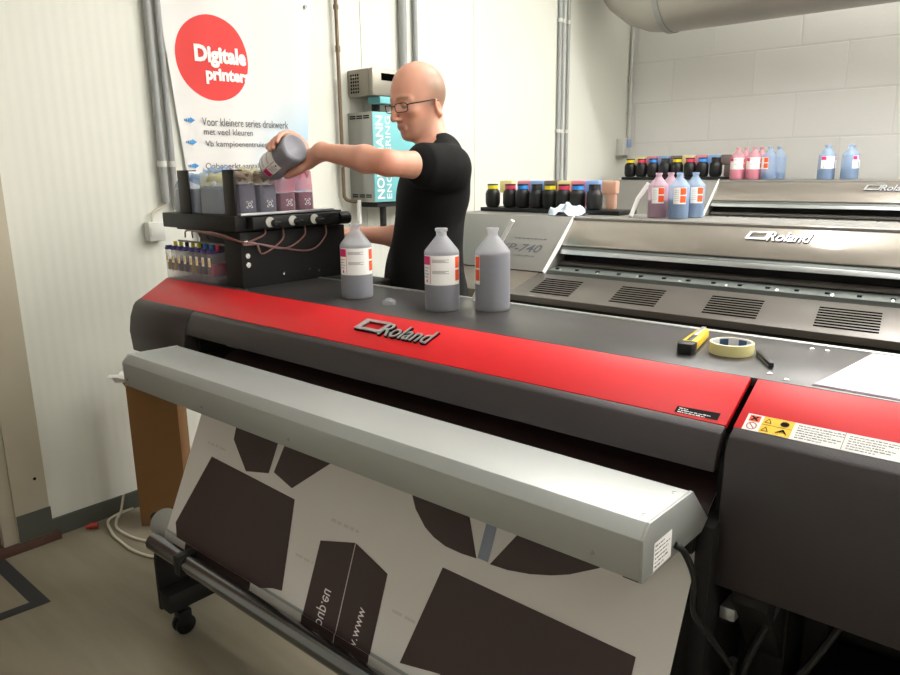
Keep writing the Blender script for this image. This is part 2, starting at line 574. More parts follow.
# dark covers
cov = [sl(.0153), sl(-.004), (1.1605, .977), (1.1500, .955), (1.143, .925), (1.16, .925), (1.20, .97)]
MB('dark').prism(cov, -2.11, SEAM-.006).build('front_cover', pr, bevel=.003)
MB('dark').prism([sl(.0153), sl(-.004), (1.158, .976), (1.144, .94), (1.136, .89), (1.142, .82), (1.30, .82), (1.30, 1.04)], XL-.004, -2.112).build('left_end_cover', pr, bevel=.004)
MB('dark').prism([sl(.0153), sl(-.006), (1.158, .971), (1.152, .960), (1.14, .725), (1.60, .725), (1.60, 1.04), (1.29, 1.046)], SEAM+.006, XR).build('right_end_cover', pr, bevel=.004)
MB('dark2').box(XL, -1.80, 1.629, 1.765, 1.02, TZ-.001).build('rear_shelf', pr, bevel=.002)
MB('blackmatte').box(XL+.01, XR-.02, 1.40, 1.60, .74, 1.042).box(-2.1, SEAM, 1.33, 1.45, .70, .82).build('chassis', pr)
MB('blackmatte').box(-2.11, -2.09, 1.18, 1.40, .80, .97).build('inner_side', pr)
MB('blackmatte').box(SEAM-.012, SEAM+.004, 1.18, 1.40, .78, .97).build('inner_side', pr)
# platen strip with rollers, seen in the gap
pl_ = MB('rail').box(-2.09, SEAM-.012, 1.27, 1.40, .865, .885)
pl_.build('platen', pr)
MB('blackmatte').prism([(1.165, .82), (1.20, .855), (1.27, .868), (1.27, .80), (1.2, .78)], -2.09, SEAM-.012).build('apron', pr)
# labels on the red panels
def on_slope(mb, pts, lift): return mb.poly([(x, *sl(s, lift)) for x, s in pts])
lg = MB('text_black')
put_text(lg, 'Roland', Vector((-1.3105, *sl(.0595, .0004))), ex, ey, .176, .047, .004, bold=.022, shear=.28)
o_ = [(-1.402, .0655), (-1.312, .0655), (-1.298, .106), (-1.388, .106)]
i_ = [(-1.382, .0765), (-1.317, .0765), (-1.3075, .1005), (-1.3725, .1005)]
def frame(mb, o, i, l):
    n = len(o)
    for k in range(n):
        a, b = o[k], o[(k+1) % n]; c, d = i[(k+1) % n], i[k]
        pts = [(p[0], *sl(p[1], l)) for p in (a, b, c, d)]
        pb = [(p[0], *sl(p[1], .0003)) for p in (a, b, c, d)]
        mb.add(pts+pb, [(0, 1, 2, 3), (0, 4, 5, 1), (1, 5, 6, 2), (2, 6, 7, 3), (3, 7, 4, 0)])
frame(lg, o_, i_, .004)
lg.use('alu')
put_text(lg, 'Roland', Vector((-1.3115, *sl(.0615, .0044))), ex, ey, .176, .045, .0025, bold=.0, shear=.28)
frame(lg, [(x-.001, s+.0025) for x, s in o_], i_, .0068)
lg.build('logo', rp, smooth=False)
bl = MB('text_black')
on_slope(bl, [(-.513, .021), (-.436, .0225), (-.436, .0395), (-.513, .0365)], .0006)
bl.use('text_white')
for k in range(3):
    small_print(bl, Vector((-.508, *sl(.0315-.0045*k, .0009))), ex, ey, [.016, .058, .050][k], .0028, k)
bl.build('rating_label', rp, smooth=False)
wl_ = MB('paper')
on_slope(wl_, [(-.393, .016), (.06, .016), (.06, .053), (-.393, .053)], .0006)
wl_.use('yellowlab'); on_slope(wl_, [(-.3665, .0165), (-.3185, .0165), (-.3185, .0525), (-.3665, .0525)], .001)
wl_.use('orange'); on_slope(wl_, [(-.3885, .0365), (-.371, .0365), (-.371, .0505), (-.3885, .0505)], .001)
wl_.use('text_black')
def bar(mb, a, b, wd, l):
    a, b = Vector(a), Vector(b); d = (b-a).normalized(); n = Vector((-d.y, d.x))*wd/2
    on_slope(mb, [tuple(p) for p in (a-n, b-n, b+n, a+n)], l)
bar(wl_, (-.385, .039), (-.3745, .048), .003, .0014); bar(wl_, (-.385, .048), (-.3745, .039), .003, .0014)
for c, s in ((-.358, .0425), (-.358, .0235)):
    for k in range(3):
        t0, t1 = PI/2+k*2*PI/3, PI/2+(k+1)*2*PI/3
        bar(wl_, (c+.006*math.cos(t0), s+.006*math.sin(t0)), (c+.006*math.cos(t1), s+.006*math.sin(t1)), .0012, .0014)
bar(wl_, (-.3665, .0345), (-.3185, .0345), .0008, .0014)
for k in range(7):   # hazard pictogram strokes
    t = k*PI/7
    bar(wl_, (-.332-.007*math.cos(t), .043-.006*math.sin(t)), (-.332+.007*math.cos(t), .043+.006*math.sin(t)), .0022, .0014)
    bar(wl_, (-.333+.009*math.cos(t), .021+.002*math.sin(t)), (-.331, .031), .0016, .0014)
bar(wl_, (-.243, .0165), (-.243, .0525), .0006, .0014)
wl_.use('text_dark')
for c in range(2):
    for k in range(6):
        wd = [.068, .068, .05, .066, .06, .04][k]
        small_print(wl_, Vector((-.312+c*.075, *sl(.0465-.0052*k, .001))), ex, ey, wd, .0026, k+9*c)
wl_.use('redbit')
for k in range(20):
    t0, t1 = 2*PI*k/20, 2*PI*(k+1)/20
    bar(wl_, (-.380+.0075*math.cos(t0), .0262+.0075*math.sin(t0)), (-.380+.0075*math.cos(t1), .0262+.0075*math.sin(t1)), .0014, .0014)
bar(wl_, (-.385, .032), (-.375, .0205), .0014, .0014)
wl_.build('warning_label', rq, smooth=False)
# heater bar
hb = MB('silver').prism([(.893, .838), (.891, .905), (.910, .926), (1.058, .922), (1.128, .85), (1.105, .834)], -2.006, -.424).build('heater_bar', pr, bevel=.0012)
cap = [(.897, .834), (.897, .926), (1.0, .9255), (1.06, .9235), (1.136, .849), (1.107, .832)]
cap2 = [(.892, .837), (.890, .9055), (.9095, .9265), (1.059, .9228), (1.131, .849), (1.106, .833)]
MB('silver').prism(cap2, -2.009, -2.006).build('end_cap', hb)
ec = MB('silver').prism(cap2, -.424, -.418).build('end_cap', hb, bevel=.0008)
el = MB('paper').poly([(-.4172, .925, .842), (-.4172, .985, .842), (-.4172, .985, .888), (-.4172, .925, .888)]).use('text_dark')
for k in range(6):
    small_print(el, (-.417, .929, .8805-.0068*k), (0, 1, 0), (0, 0, 1), [.03, .05, .044, .04, .046, .03][k], .0035, k)
el.build('type_label', hb, smooth=False)
for x, y in ((-.438, .93), (-.438, 1.035), (-1.99, 1.045), (-1.99, .925)):
    MB('screw').lathe([(.004, 0), (.004, .001), (.002, .0015), (.0001, .0015)], 12, (x, y, .926-.026*(y-.91))).build('screw', hb)
for x in (-1.99, -1.6, -1.25, -.5):
    MB('screw').tube([(x, .893, .858), (x, .890, .858)], .0032, 10).build('screw', hb)
MB('blackmatte').box(-.455, -.425, .905, .93, .829, .836).build('foot_clip', hb)
MB('black').tube(crom([(-.418, 1.0, .855), (-.405, 1.01, .84), (-.395, 1.03, .79), (-.40, 1.05, .72), (-.385, 1.08, .67), (-.36, 1.12, .60)]), .0055, 10).build('power_cable', hb)
MB('blackmatte').box(-2.02, -1.99, 1.10, 1.25, .80, .835).build('bracket', hb)
MB('blackmatte').box(-.46, -.43, 1.10, 1.25, .79, .83).build('bracket', hb)
# stand
for x in (-2.0, -.345):
    st = MB('blackmatte').box(x-.035, x+.035, 1.26, 1.38, .13, .80).prism([(1.15, .81), (1.15, .70), (1.26, .55), (1.30, .55), (1.30, .81)], x-.032, x+.03).box(x-.03, x+.03, .93, 1.72, .10, .16).build('stand_leg', pr, bevel=.004)
    for y in (.985, 1.66):
        cs = MB('black').tube([(x-.018, y, .032), (x-.006, y, .032)], .032, 20).tube([(x+.006, y, .032), (x+.018, y, .032)], .032, 20).tube([(x, y, .03), (x, y, .1)], .011, 10).box(x-.02, x+.02, y-.02, y+.02, .055, .082)
        cs.build('caster', st, bevel=.002)
MB('blackmatte').box(-2.195, -2.10, 1.20, 1.36, .655, .822).build('end_bracket', pr, bevel=.003)
MB('blackmatte').box(-2.03, -.38, 1.29, 1.36, .30, .38).build('cross_beam', pr, bevel=.003)
# take-up unit
for x in (-2.045, -.36):
    MB('blackmatte').prism([(.935, .085), (1.30, .10), (1.30, .165), (1.10, .20), (1.03, .34), (.955, .34), (.935, .26)], x-.009, x+.009).build('take_up_bracket', pr, bevel=.003)
tb_ = MB('darkchrome').tube([(-1.965, .902, .362), (-.36, .902, .362)], .025, 28).build('tension_bar', pr)
MB('black').box(-1.80, -1.765, .872, .932, .332, .392).build('bar_clamp', tb_, bevel=.006)
MB('blackmatte').tube([(-1.97, .90, .355), (-2.04, .96, .30)], .02, 12).build('bar_arm', tb_)
ct = MB('silver').tube([(-2.072, .99, .355), (-.37, .99, .355)], .0445, 32).build('core_tube', pr)
MB('blackmatte').tube([(-2.10, .99, .355), (-2.072, .99, .355)], .025, 16).tube([(-2.13, .99, .355), (-2.10, .99, .355)], .015, 16).build('spindle', ct)
# right side fittings under the end cover
MB('blackmatte').box(-.431, -.402, 1.115, 1.30, .13, .84).box(-.48, -.431, 1.13, 1.30, .13, .68).box(-.43, -.27, 1.385, 1.42, .13, .72).build('right_side_plate', pr, bevel=.002)  # plate, with black boxes added to darken the gaps beside it
MB('alu').box(-.400, -.372, 1.165, 1.215, .650, .675).build('latch_block', pr, bevel=.004)
MB('white').box(-.4025, -.399, 1.155, 1.18, .735, .79).build('tape_tab', pr)
cb = MB('black')
for k, pts in enumerate(([(-.36, 1.14, .60), (-.37, 1.16, .5), (-.36, 1.22, .42), (-.33, 1.26, .3)], [(-.31, 1.2, .70), (-.35, 1.16, .56), (-.33, 1.18, .46), (-.3, 1.25, .36)], [(-.2, 1.3, .72), (-.28, 1.22, .55), (-.37, 1.2, .45), (-.35, 1.25, .3)])):
    cb.tube(crom(pts), .007, 8)
cb.build('cables', pr)
MB('blackmatte').box(-.425, .36, 1.42, 1.58, .165, .72).build('dark_backing', pr, bevel=.004)  # added black panel standing in for the dark under the printer
wb = MB('blackmatte').box(-.27, .25, 1.20, 1.40, .25, .545).build('waste_box', pr, bevel=.006)
MB('socket').box(-.345, -.315, 1.395, 1.405, .50, .56).build('fitting', pr, bevel=.002)
MB('socket').box(-.308, -.288, 1.395, 1.405, .48, .56).build('fitting', pr, bevel=.002)
MB('white').tube([(-.392, 1.16, .50), (-.388, 1.17, .53)], .009, 12).build('hose_clip', pr)
MB('white').tube([(-.37, 1.15, .53), (-.368, 1.16, .50)], .009, 12).build('hose_clip', pr)

# ------------------------------------------------------------------ printed film
FM0, FM1 = Vector((.945, .362)), Vector((1.10, .707))
FD = (FM1-FM0).normalized(); FN = Vector((-FD.y, FD.x))      # outward (towards the viewer)
wrap = []
for k in range(13):
    a = math.radians(155+ (360-155-20)*0 + k*22)
    wrap.append((.99+.0475*math.cos(a), .355+.0475*math.sin(a)))
path = wrap[::-1]+[(FM0.x, FM0.y), (FM1.x, FM1.y), (1.14, .793), (1.172, .845), (1.21, .872), (1.275, .887), (1.35, .89)]
sm = MB('vinyl')
XA, XB = -1.977, -.432
vs = [(x, y, z) for (y, z) in path for x in (XA, XB)]
sm.add(vs, [(2*i, 2*i+1, 2*i+3, 2*i+2) for i in range(len(path)-1)])
def fp(x, s, l=.0012):
    p = FM0+FD*s+FN*l
    return (x, p.x, p.y)
def fpoly(pts, m='print', l=.0012):
    sm.use(m); sm.poly([fp(x, s, l) for x, s in pts])
fpoly([(-1.861, .27), (-1.459, .256), (-1.412, .035), (-1.45, .028), (-1.49, .014), (-1.534, 0.0), (-1.70, 0.0), (-1.86, 0.0), (-1.915, .012), (-1.942, .048)])
fpoly([(-1.789, .386), (-1.586, .386), (-1.589, .291), (-1.687, .271), (-1.782, .34)])
fpoly([(-1.556, .386), (-1.353, .386), (-1.482, .279), (-1.57, .299)])
fpoly([(-1.327, .191), (-1.212, .222), (-1.198, 0.0), (-1.318, 0.0)])
fpoly([(-1.209, .222), (-1.09, .19), (-1.079, 0.0), (-1.195, 0.0)])
fpoly([(-.946, .255), (-.495, .252), (-.495, .06), (-.515, 0.0), (-.75, 0.0), (-.885, .054), (-.993, .031)])
cx, cs_, cr = -.835, .545, .245      # the round badge, only its lower rim hangs below the bar
def cpt(a): return (cx+cr*1.12*math.cos(a), cs_+cr*math.sin(a))
def chord(a0, a1, xi0, xi1):
    pts = [cpt(a0+(a1-a0)*k/14) for k in range(15)]
    return pts
A = [p for p in [cpt(math.radians(a)) for a in range(222, 266, 4)]]
fpoly([(-1.09, .387), (-1.06, .348), (-1.021, .319), (-.99, .306), (-.954, .298), (-.91, .297), (-.868, .300), (-.918, .387)])
A = [p for p in [cpt(math.radians(a)) for a in range(276, 323, 4)]]
fpoly([(-.780, .387), (-.833, .300), (-.79, .303), (-.737, .313), (-.69, .327), (-.655, .341), (-.600, .372), (-.585, .387)])
fpoly([(-.866, .387), (-.838, .387), (-.838, .302), (-.866, .302)], 'printgrey')
# dark artwork on the part of the film that lies over the apron
def strip(x0, x1, i0, i1, m):
    sm.use(m)
    pts = path[i0:i1+1]
    vs = []
    for i, (y, z) in enumerate(pts):
        a = pts[max(i-1, 0)]; b = pts[min(i+1, len(pts)-1)]
        d = Vector((b[0]-a[0], b[1]-a[1])).normalized()
        for x in (x0, x1): vs.append((x, y-d.y*.0012, z+d.x*.0012))
    sm.add(vs, [(2*k, 2*k+1, 2*k+3, 2*k+2) for k in range(len(pts)-1)])
i0 = len(path)-5
strip(XA, XB, i0, len(path)-1, 'print')
for xa_, xb_ in ((-1.86, -1.534), (-1.318, -1.198), (-1.195, -1.079), (-.75, -.515)):
    strip(xa_, xb_, 7, 13, 'print')
# mirrored lettering, as the film is printed from behind
sm.use('text_white')
S3 = Vector((0, FD.x, FD.y))
tilt = Vector((.012, 0, 0))
put_text(sm, 'roup.eu', fp(-1.246, -.004, .0018), S3+tilt, Vector((-1, 0, 0)), .098, .034, flipy=True)
put_text(sm, 'www.vi', fp(-1.126, .004, .0018), S3+tilt, Vector((-1, 0, 0)), .092, .024, flipx=True)
sm.use('faint')
for x, s in ((-1.31, .245), (-1.40, .13), (-1.05, .12), (-1.9, .3)):
    small_print(sm, fp(x, s, .0015), ex, S3, .10 if s > .2 else .07, .012, int(-x*100))
tag(sm.build('printed_film', origin=(-1.2, .99, .3), ang=50), 'white film with dark brown printed shapes hanging from the printer to the take-up tube', 'printed film')

# ------------------------------------------------------------------ bottles
def bottle_arrays():
    prof = [(.0001, .005), (.034, .004), (.038, 0), (.0435, 0), (.0460, .004), (.0465, .012), (.0465, .148), (.0460, .153), (.0435, .158), (.0165, .191), (.0138, .195), (.0138, .205), (.0165, .206), (.0165, .213), (.0130, .214), (.0130, .208)]
    return prof
def make_bottle(name, label, cat, shell, ink, level, style='wide', group=None):
    t = thing(name, (0, 0, 0), label, cat, group)
    MB(shell).lathe(bottle_arrays(), 40).build('bottle_shell', t, ang=60)
    lv = [(.0430, .010), (.0450, .014), (.0450, min(level, .148))]
    if level > .15: lv += [(.0435, .155), (.040, .160)]
    lv += [(.0001, level if level <= .15 else .161)]
    MB(ink).lathe(lv, 32).build('ink', t, ang=60)
    if style:
        lb = MB('paper')
        R = .0469
        a0, a1 = (-1.35, 1.25) if style == 'wide' else (-.55, .75)
        z0, z1 = .070, .146
        lb.arc(a0, a1, z0, z1, R, 24)
        if style == 'wide':
            lb.use('magenta').arc(a0+.02, a0+.62, .122, .144, R+.0003, 8).arc(a0+.64, a0+.67, z0+.003, z1-.003, R+.0003, 2)
            lb.arc(a0+.30, a0+.42, .076, .083, R+.0004, 3)
            lb.use('text_dark')
            for k in range(4): lb.arc(a0+.1, a0+.55-.08*(k % 2), .113-.008*k, .1145-.008*k, R+.0003, 4)
            for k in range(3):
                lb.arc(a0+.78, a0+1.75-.2*(k % 2), .135-.003*k, .136-.003*k, R+.0003, 6)
                lb.arc(a0+.78, a0+1.75-.2*(k % 2), .106-.003*k, .107-.003*k, R+.0003, 6)
            lb.use('orange').arc(a1-.42, a1-.02, .110+.003, .1415, R+.0003, 5).arc(a1-.42, a1-.02, .080, .1085, R+.0003, 5)
        else:
            lb.use('orange').arc(a1-.62, a1-.02, .110+.003, .1435, R+.0003, 6).arc(a1-.62, a1-.02, .077, .1075, R+.0003, 6)
            lb.use('text_dark')
            for k in range(6): lb.arc(a0+.08, a0+.55, .132-.009*k, .133-.009*k, R+.0003, 4)
        lb.build('paper_label', t, ang=60)
    return t
def cam_ang(x, y): return math.atan2(-y, -x)
def place(o, x, y, z, turn): 
    o.location = (x, y, z); o.rotation_euler = (0, 0, cam_ang(x, y)+turn); ORG[o] = Vector((x, y, z)); return o
G3 = None
b1 = make_bottle('ink_bottle', 'grey ink bottle', 'bottle', 'hdpe', 'ink_grey', .149)
b1['label'] = 'grey ink bottle leftmost on the dark table top, beside the black ink box'
place(b1, -1.617, 1.434, TZ, .05)
b2 = make_bottle('ink_bottle', 'grey ink bottle', 'bottle', 'hdpe', 'ink_grey', .146)
b2['label'] = 'grey ink bottle in the middle of the three on the table, wide label facing out'
place(b2, -1.288, 1.443, TZ, .0)
b3 = make_bottle('ink_bottle', 'grey ink bottle rightmost of three on the table, its label turned away', 'bottle', 'hdpe', 'ink_grey', .149)
place(b3, -1.1795, 1.523, TZ, -2.05)
for o in (b1, b2, b3): o.scale = (1, 1, 1.015)
sp = MB('white').tube([(-1.300, 1.590, 1.062), (-1.250, 1.590, 1.16), (-1.165, 1.592, 1.290)], .006, 12)
# ink bottles on the far printers
P2Z, P3Z = 1.181, 1.328
mauve = make_bottle('ink_bottle', 'mauve ink bottle with orange label, leftmost of four on the middle printer', 'bottle', 'hdpe_mauve', 'ink_mauve', .085, 'small')
place(mauve, -1.605, 3.38, P2Z, -.1)
m2 = dup(mauve, label='mauve ink bottle half hidden behind the front mauve and blue bottles'); place(m2, -1.592, 3.485, P2Z, 1.0)
blue = make_bottle('ink_bottle', 'blue ink bottle in front of the four on the middle printer', 'bottle', 'hdpe_blue', 'ink_blue', .09, 'small')
place(blue, -1.490, 3.36, P2Z, -.0)
c = dup(blue, label='blue ink bottle at the right end of the four on the middle printer'); place(c, -1.462, 3.475, P2Z, .15)
pink = make_bottle('ink_bottle', 'pink ink bottle in front, leftmost of the row on the back printer', 'bottle', 'hdpe_pink', 'ink_lpink', .06, 'wide')
place(pink, -1.880, 5.15, P3Z, .1)
place(dup(pink, label='pink ink bottle second in the back row against the block wall, half hidden'), -1.868, 5.265, P3Z, 2.5)
place(dup(pink, label='pink ink bottle in front, next to the pale blue bottle on the back printer'), -1.770, 5.15, P3Z, .1)
place(dup(pink, label='pink ink bottle hidden behind the right front pink bottle on the back printer'), -1.762, 5.265, P3Z, 2.5)
pb = make_bottle('ink_bottle', 'pale blue ink bottle with orange squares beside the pink bottles on the back printer', 'bottle', 'hdpe_blue', 'ink_blue', .045, 'small')
place(pb, -1.670, 5.15, P3Z, -.9)
place(dup(pb, label='pale blue ink bottle behind the one with orange squares on the back printer'), -1.648, 5.27, P3Z, 2.5)
tb = make_bottle('ink_bottle', 'blue ink bottle with magenta label, left of the last pair on the back printer', 'bottle', 'hdpe_blue', 'ink_blue', .07, 'wide')
place(tb, -1.322, 5.15, P3Z, .7)
place(dup(tb, label='blue ink bottle hidden behind the left one of the last pair on the back printer'), -1.342, 5.27, P3Z, 2.5)
place(dup(tb, label='blue ink bottle rightmost on the back printer, magenta label turned to its right edge'), -1.187, 5.15, P3Z, 1.7)
place(dup(tb, label='blue ink bottle hidden behind the rightmost one on the back printer'), -1.205, 5.27, P3Z, 2.5)
for o in (b1, b2, b3): o['group'] = 'grey ink bottles on the front printer'
for o in list(bpy.data.objects):
    if o.name.startswith('ink_bottle') and 'group' not in o:
        o['group'] = 'ink bottles on the middle printer' if o.location.y < 4 else 'ink bottles on the back printer'
tag(sp.build('drip_tube', origin=(-1.30, 1.69, 1.06)), 'white drip tube leaning up behind the rightmost grey bottle', 'tube')
sp2 = MB('white').tube([(-1.735, 3.36, 1.182), (-1.72, 3.40, 1.27), (-1.675, 3.42, 1.345)], .011, 12)
tag(sp2.build('drip_tube', origin=(-1.73, 3.4, 1.18)), 'thick white tube leaning beside the mauve bottles on the middle printer', 'tube')

# ------------------------------------------------------------------ things on the table
cpx = MB('film').lathe([(.019, 0), (.019, .010), (.017, .013), (.0001, .013)], 24).lathe([(.009, .013), (.008, .018), (.0001, .0185)], 16)
cpo = tag(cpx.build('bottle_cap'), 'small clear bottle cap lying between the left and middle grey bottles', 'cap'); cpo.location = (-1.449, 1.40, TZ)
# yellow cutter : lies pointing away
kn = thing('utility_knife', (-.593, 1.455, TZ), 'yellow and black snap-off knife beside the roll of masking tape', 'knife')
T = Matrix.Translation((-.593, 1.455, TZ)) @ Matrix.Rotation(math.radians(10), 4, 'Z')
MB('yellow').xf(T).zprism([(-.0165, -.075), (-.010, -.083), (.010, -.083), (.0165, -.075), (.014, .02), (.012, .085), (-.012, .085), (-.014, .02)], .001, .022).build('handle', kn, bevel=.005)
MB('black').xf(T).zprism([(-.013, -.088), (.013, -.088), (.0175, -.075), (.0178, -.055), (-.0178, -.055), (-.0175, -.075)], .0005, .0232).box(-.006, .006, -.05, .03, .018, .0238).build('grip', kn, bevel=.004)
MB('alu').xf(T).box(-.005, .005, .0, .088, .0222, .0245).build('slider', kn, bevel=.001)
tpx, tpy = -.512, 1.445
tr_ = thing('tape_roll', (tpx, tpy, TZ), 'roll of cream masking tape lying flat on the table top', 'tape roll')
def ring(mb, ro, ri, z0, z1, n=48): return mb.lathe([(ri, z0), (ro, z0), (ro, z1), (ri, z1), (ri, z0)], n, (tpx, tpy, TZ))
r_ = MB('cream'); ring(r_, .0425, .039, .0005, .0225); r_.build('tape', tr_, ang=50)
cr_ = MB('paper'); ring(cr_, .039, .037, .0005, .0228)
cr_.use('ink_blue')
for k in range(6):
    a = k*1.05
    n0 = [(tpx+.0368*math.cos(a+.5*j/5), tpy+.0368*math.sin(a+.5*j/5)) for j in range(6)]
    for j in range(5): cr_.poly([(*n0[j], TZ+.005), (*n0[j+1], TZ+.005), (*n0[j+1], TZ+.020), (*n0[j], TZ+.020)])
cr_.build('cardboard_core', tr_, ang=50)
kb = thing('snap_blade_knife', (-.437, 1.42, TZ), 'thin black cutter lying to the right of the masking tape', 'knife')
T = Matrix.Translation((-.437, 1.415, TZ)) @ Matrix.Rotation(math.radians(32), 4, 'Z')
MB('black').xf(T).box(-.0045, .0045, -.05, .05, .001, .011).build('handle', kb, bevel=.002)
MB('alu').xf(T).box(-.0047, -.004, -.045, .03, .002, .005).build('blade', kb)
PG = [(-.319, 1.312), (-.02, 1.30), (.05, 1.60), (-.29, 1.60)]
tag(MB('ink_mauve').zprism([(x-.003, y-.006) for x, y in PG], TZ+.0004, TZ+.0012).build('purple_underlay', origin=(-.16, 1.45, TZ)), 'purple edged folder underneath the white sheet on the table', 'underlay')  # purple sheet peeking out along the near edges of the white one
ps = MB('paper').zprism(PG, TZ+.0014, TZ+.0022).use('faint')
for k in range(12):
    y = 1.335+.02*k
    small_print(ps, (-.28, y, TZ+.0025), (1, 0.0, 0), (0, 1, 0), .24, .004, k)
tag(ps.build('paper_sheet', origin=(-.16, 1.45, TZ), smooth=False), 'sheet of white paper on the table at right edge, faint grey lines on it', 'paper')

# ------------------------------------------------------------------ bulk ink unit
iu = thing('ink_supply_unit', (-2.2, 1.5, TZ), 'black bulk ink unit with tray and tubes on the left end of the front printer', 'ink unit')
hs_ = MB('blackmatte').box(-2.12, -2.025, 1.313, 1.745, TZ, 1.236).box(-2.47, -2.12, 1.43, 1.745, TZ, 1.236).box(-2.47, -2.12, 1.345, 1.43, 1.228, 1.236).build('housing', iu, bevel=.002)
for y, z in ((1.335, 1.162), (1.335, 1.133)): MB('screw').tube([(-2.025, y, z), (-2.0215, y, z)], .0085, 16).build('screw', hs_)
for y, z in ((1.47, 1.09), (1.58, 1.095), (1.62, 1.085)): MB('screw').tube([(-2.025, y, z), (-2.0225, y, z)], .0035, 10).build('screw', hs_)
tray = MB('black').box(-2.49, -2.035, 1.305, 1.745, 1.238, 1.288).build('tray', iu, bevel=.003)
MB('alu').box(-2.045, -2.02, 1.32, 1.70, 1.288, 1.296).build('tray_rail', tray, bevel=.001)
vb = MB('black').box(-2.035, -1.995, 1.345, 1.70, 1.246, 1.284).build('valve_block', iu, bevel=.003)
for y in (1.42, 1.51, 1.60):
    v_ = MB('socket').tube([(-1.996, y-.012, 1.266), (-1.992, y-.012, 1.266)], .0165, 20).build('valve_plate', vb)
    MB('black').tube([(-1.993, y, 1.262), (-1.976, y+.002, 1.262)], .012, 16).box(-1.985, -1.972, y-.012, y+.016, 1.256, 1.268).build('valve_knob', vb, bevel=.002)
MB('black').tube([(-2.005, 1.70, 1.262), (-2.005, 1.745, 1.262)], .022, 16).build('end_plug', vb)
tubes = MB('tubehose')
for k, (y1, dip) in enumerate(((1.40, .035), (1.47, .07), (1.56, .06), (1.65, .075))):
    tubes.tube(crom([(-2.012, y1, 1.246), (-2.008, y1-.01, 1.246-dip*.6), (-2.006, y1-.09, 1.236-dip), (-2.008, 1.36, 1.200), (-2.02, 1.315, 1.208), (-2.10-.03*k, 1.296, 1.228), (-2.2-.04*k, 1.30, 1.232), (-2.24-.05*k, 1.33, 1.205)]), .0028, 8)
tubes.build('ink_tubes', iu)
MB('steel').box(-2.47, -2.13, 1.345, 1.352, 1.184, 1.190).build('cartridge_bar', iu)
MB('white').tube([(-2.012, 1.318, 1.205), (-2.012, 1.33, 1.207)], .005, 10).build('tube_clip', iu)
for x0, x1 in ((-2.375, -2.305), (-2.098, -2.035)):
    MB('black').box(x0, x1, 1.312, 1.317, 1.288, 1.428).box(x0, x1, 1.312, 1.345, 1.428, 1.432).build('strap', iu, bevel=.001)
# cartridges
cols = ['cap_yellow', 'cap_yellow', 'cap_black', 'cap_yellow', 'cap_yellow', 'cap_blue', 'cap_blue', 'cap_red']
inks = ['ink_yellow', 'ink_yellow', 'ink_black', 'ink_black', 'ink_yellow', 'ink_black', 'ink_black', 'ink_red']
places = ['first', 'second', 'third', 'fourth', 'fifth', 'sixth', 'seventh']
def make_cart(cap, ink, label):
    t = thing('ink_cartridge', (0, 0, 0), label, 'ink cartridge', 'clear cartridges in the slots of the ink unit')
    MB('clearbox').box(-.0135, .0135, 0, .118, 0, .102).build('clear_case', t, bevel=.002)
    MB(ink).box(-.012, .012, .006, .114, .03, .066).build('ink', t)
    MB('cap_purple').box(-.0115, .0115, -.002, .05, .102, .109).box(-.006, .006, -.002, .02, .109, .117).build('top_clip', t, bevel=.002)
    MB('paper').box(-.007, .007, -.0015, -.0005, .058, .088).use('yellow').box(-.004, .004, -.0018, -.0014, .064, .08).build('front_label', t)
    MB(cap).tube([(0, .035, .109), (0, .035, .128)], .0065, 12).build('plug', t)
    return t
protos = {}
for k in range(8):
    lab = 'clear ink cartridge '+(places[k]+' from the left in the ink unit' if k < 7 else 'at the right end, its dark red ink showing through the side')
    key = (cols[k], inks[k])
    if key not in protos:
        t = protos[key] = make_cart(*key, lab)
    else:
        t = dup(protos[key], label=lab)
    del t['group']; t['group'] = 'clear cartridges in the slots of the ink unit'
    t.location = (-2.462+.0375*k, 1.295+.001*k, TZ)
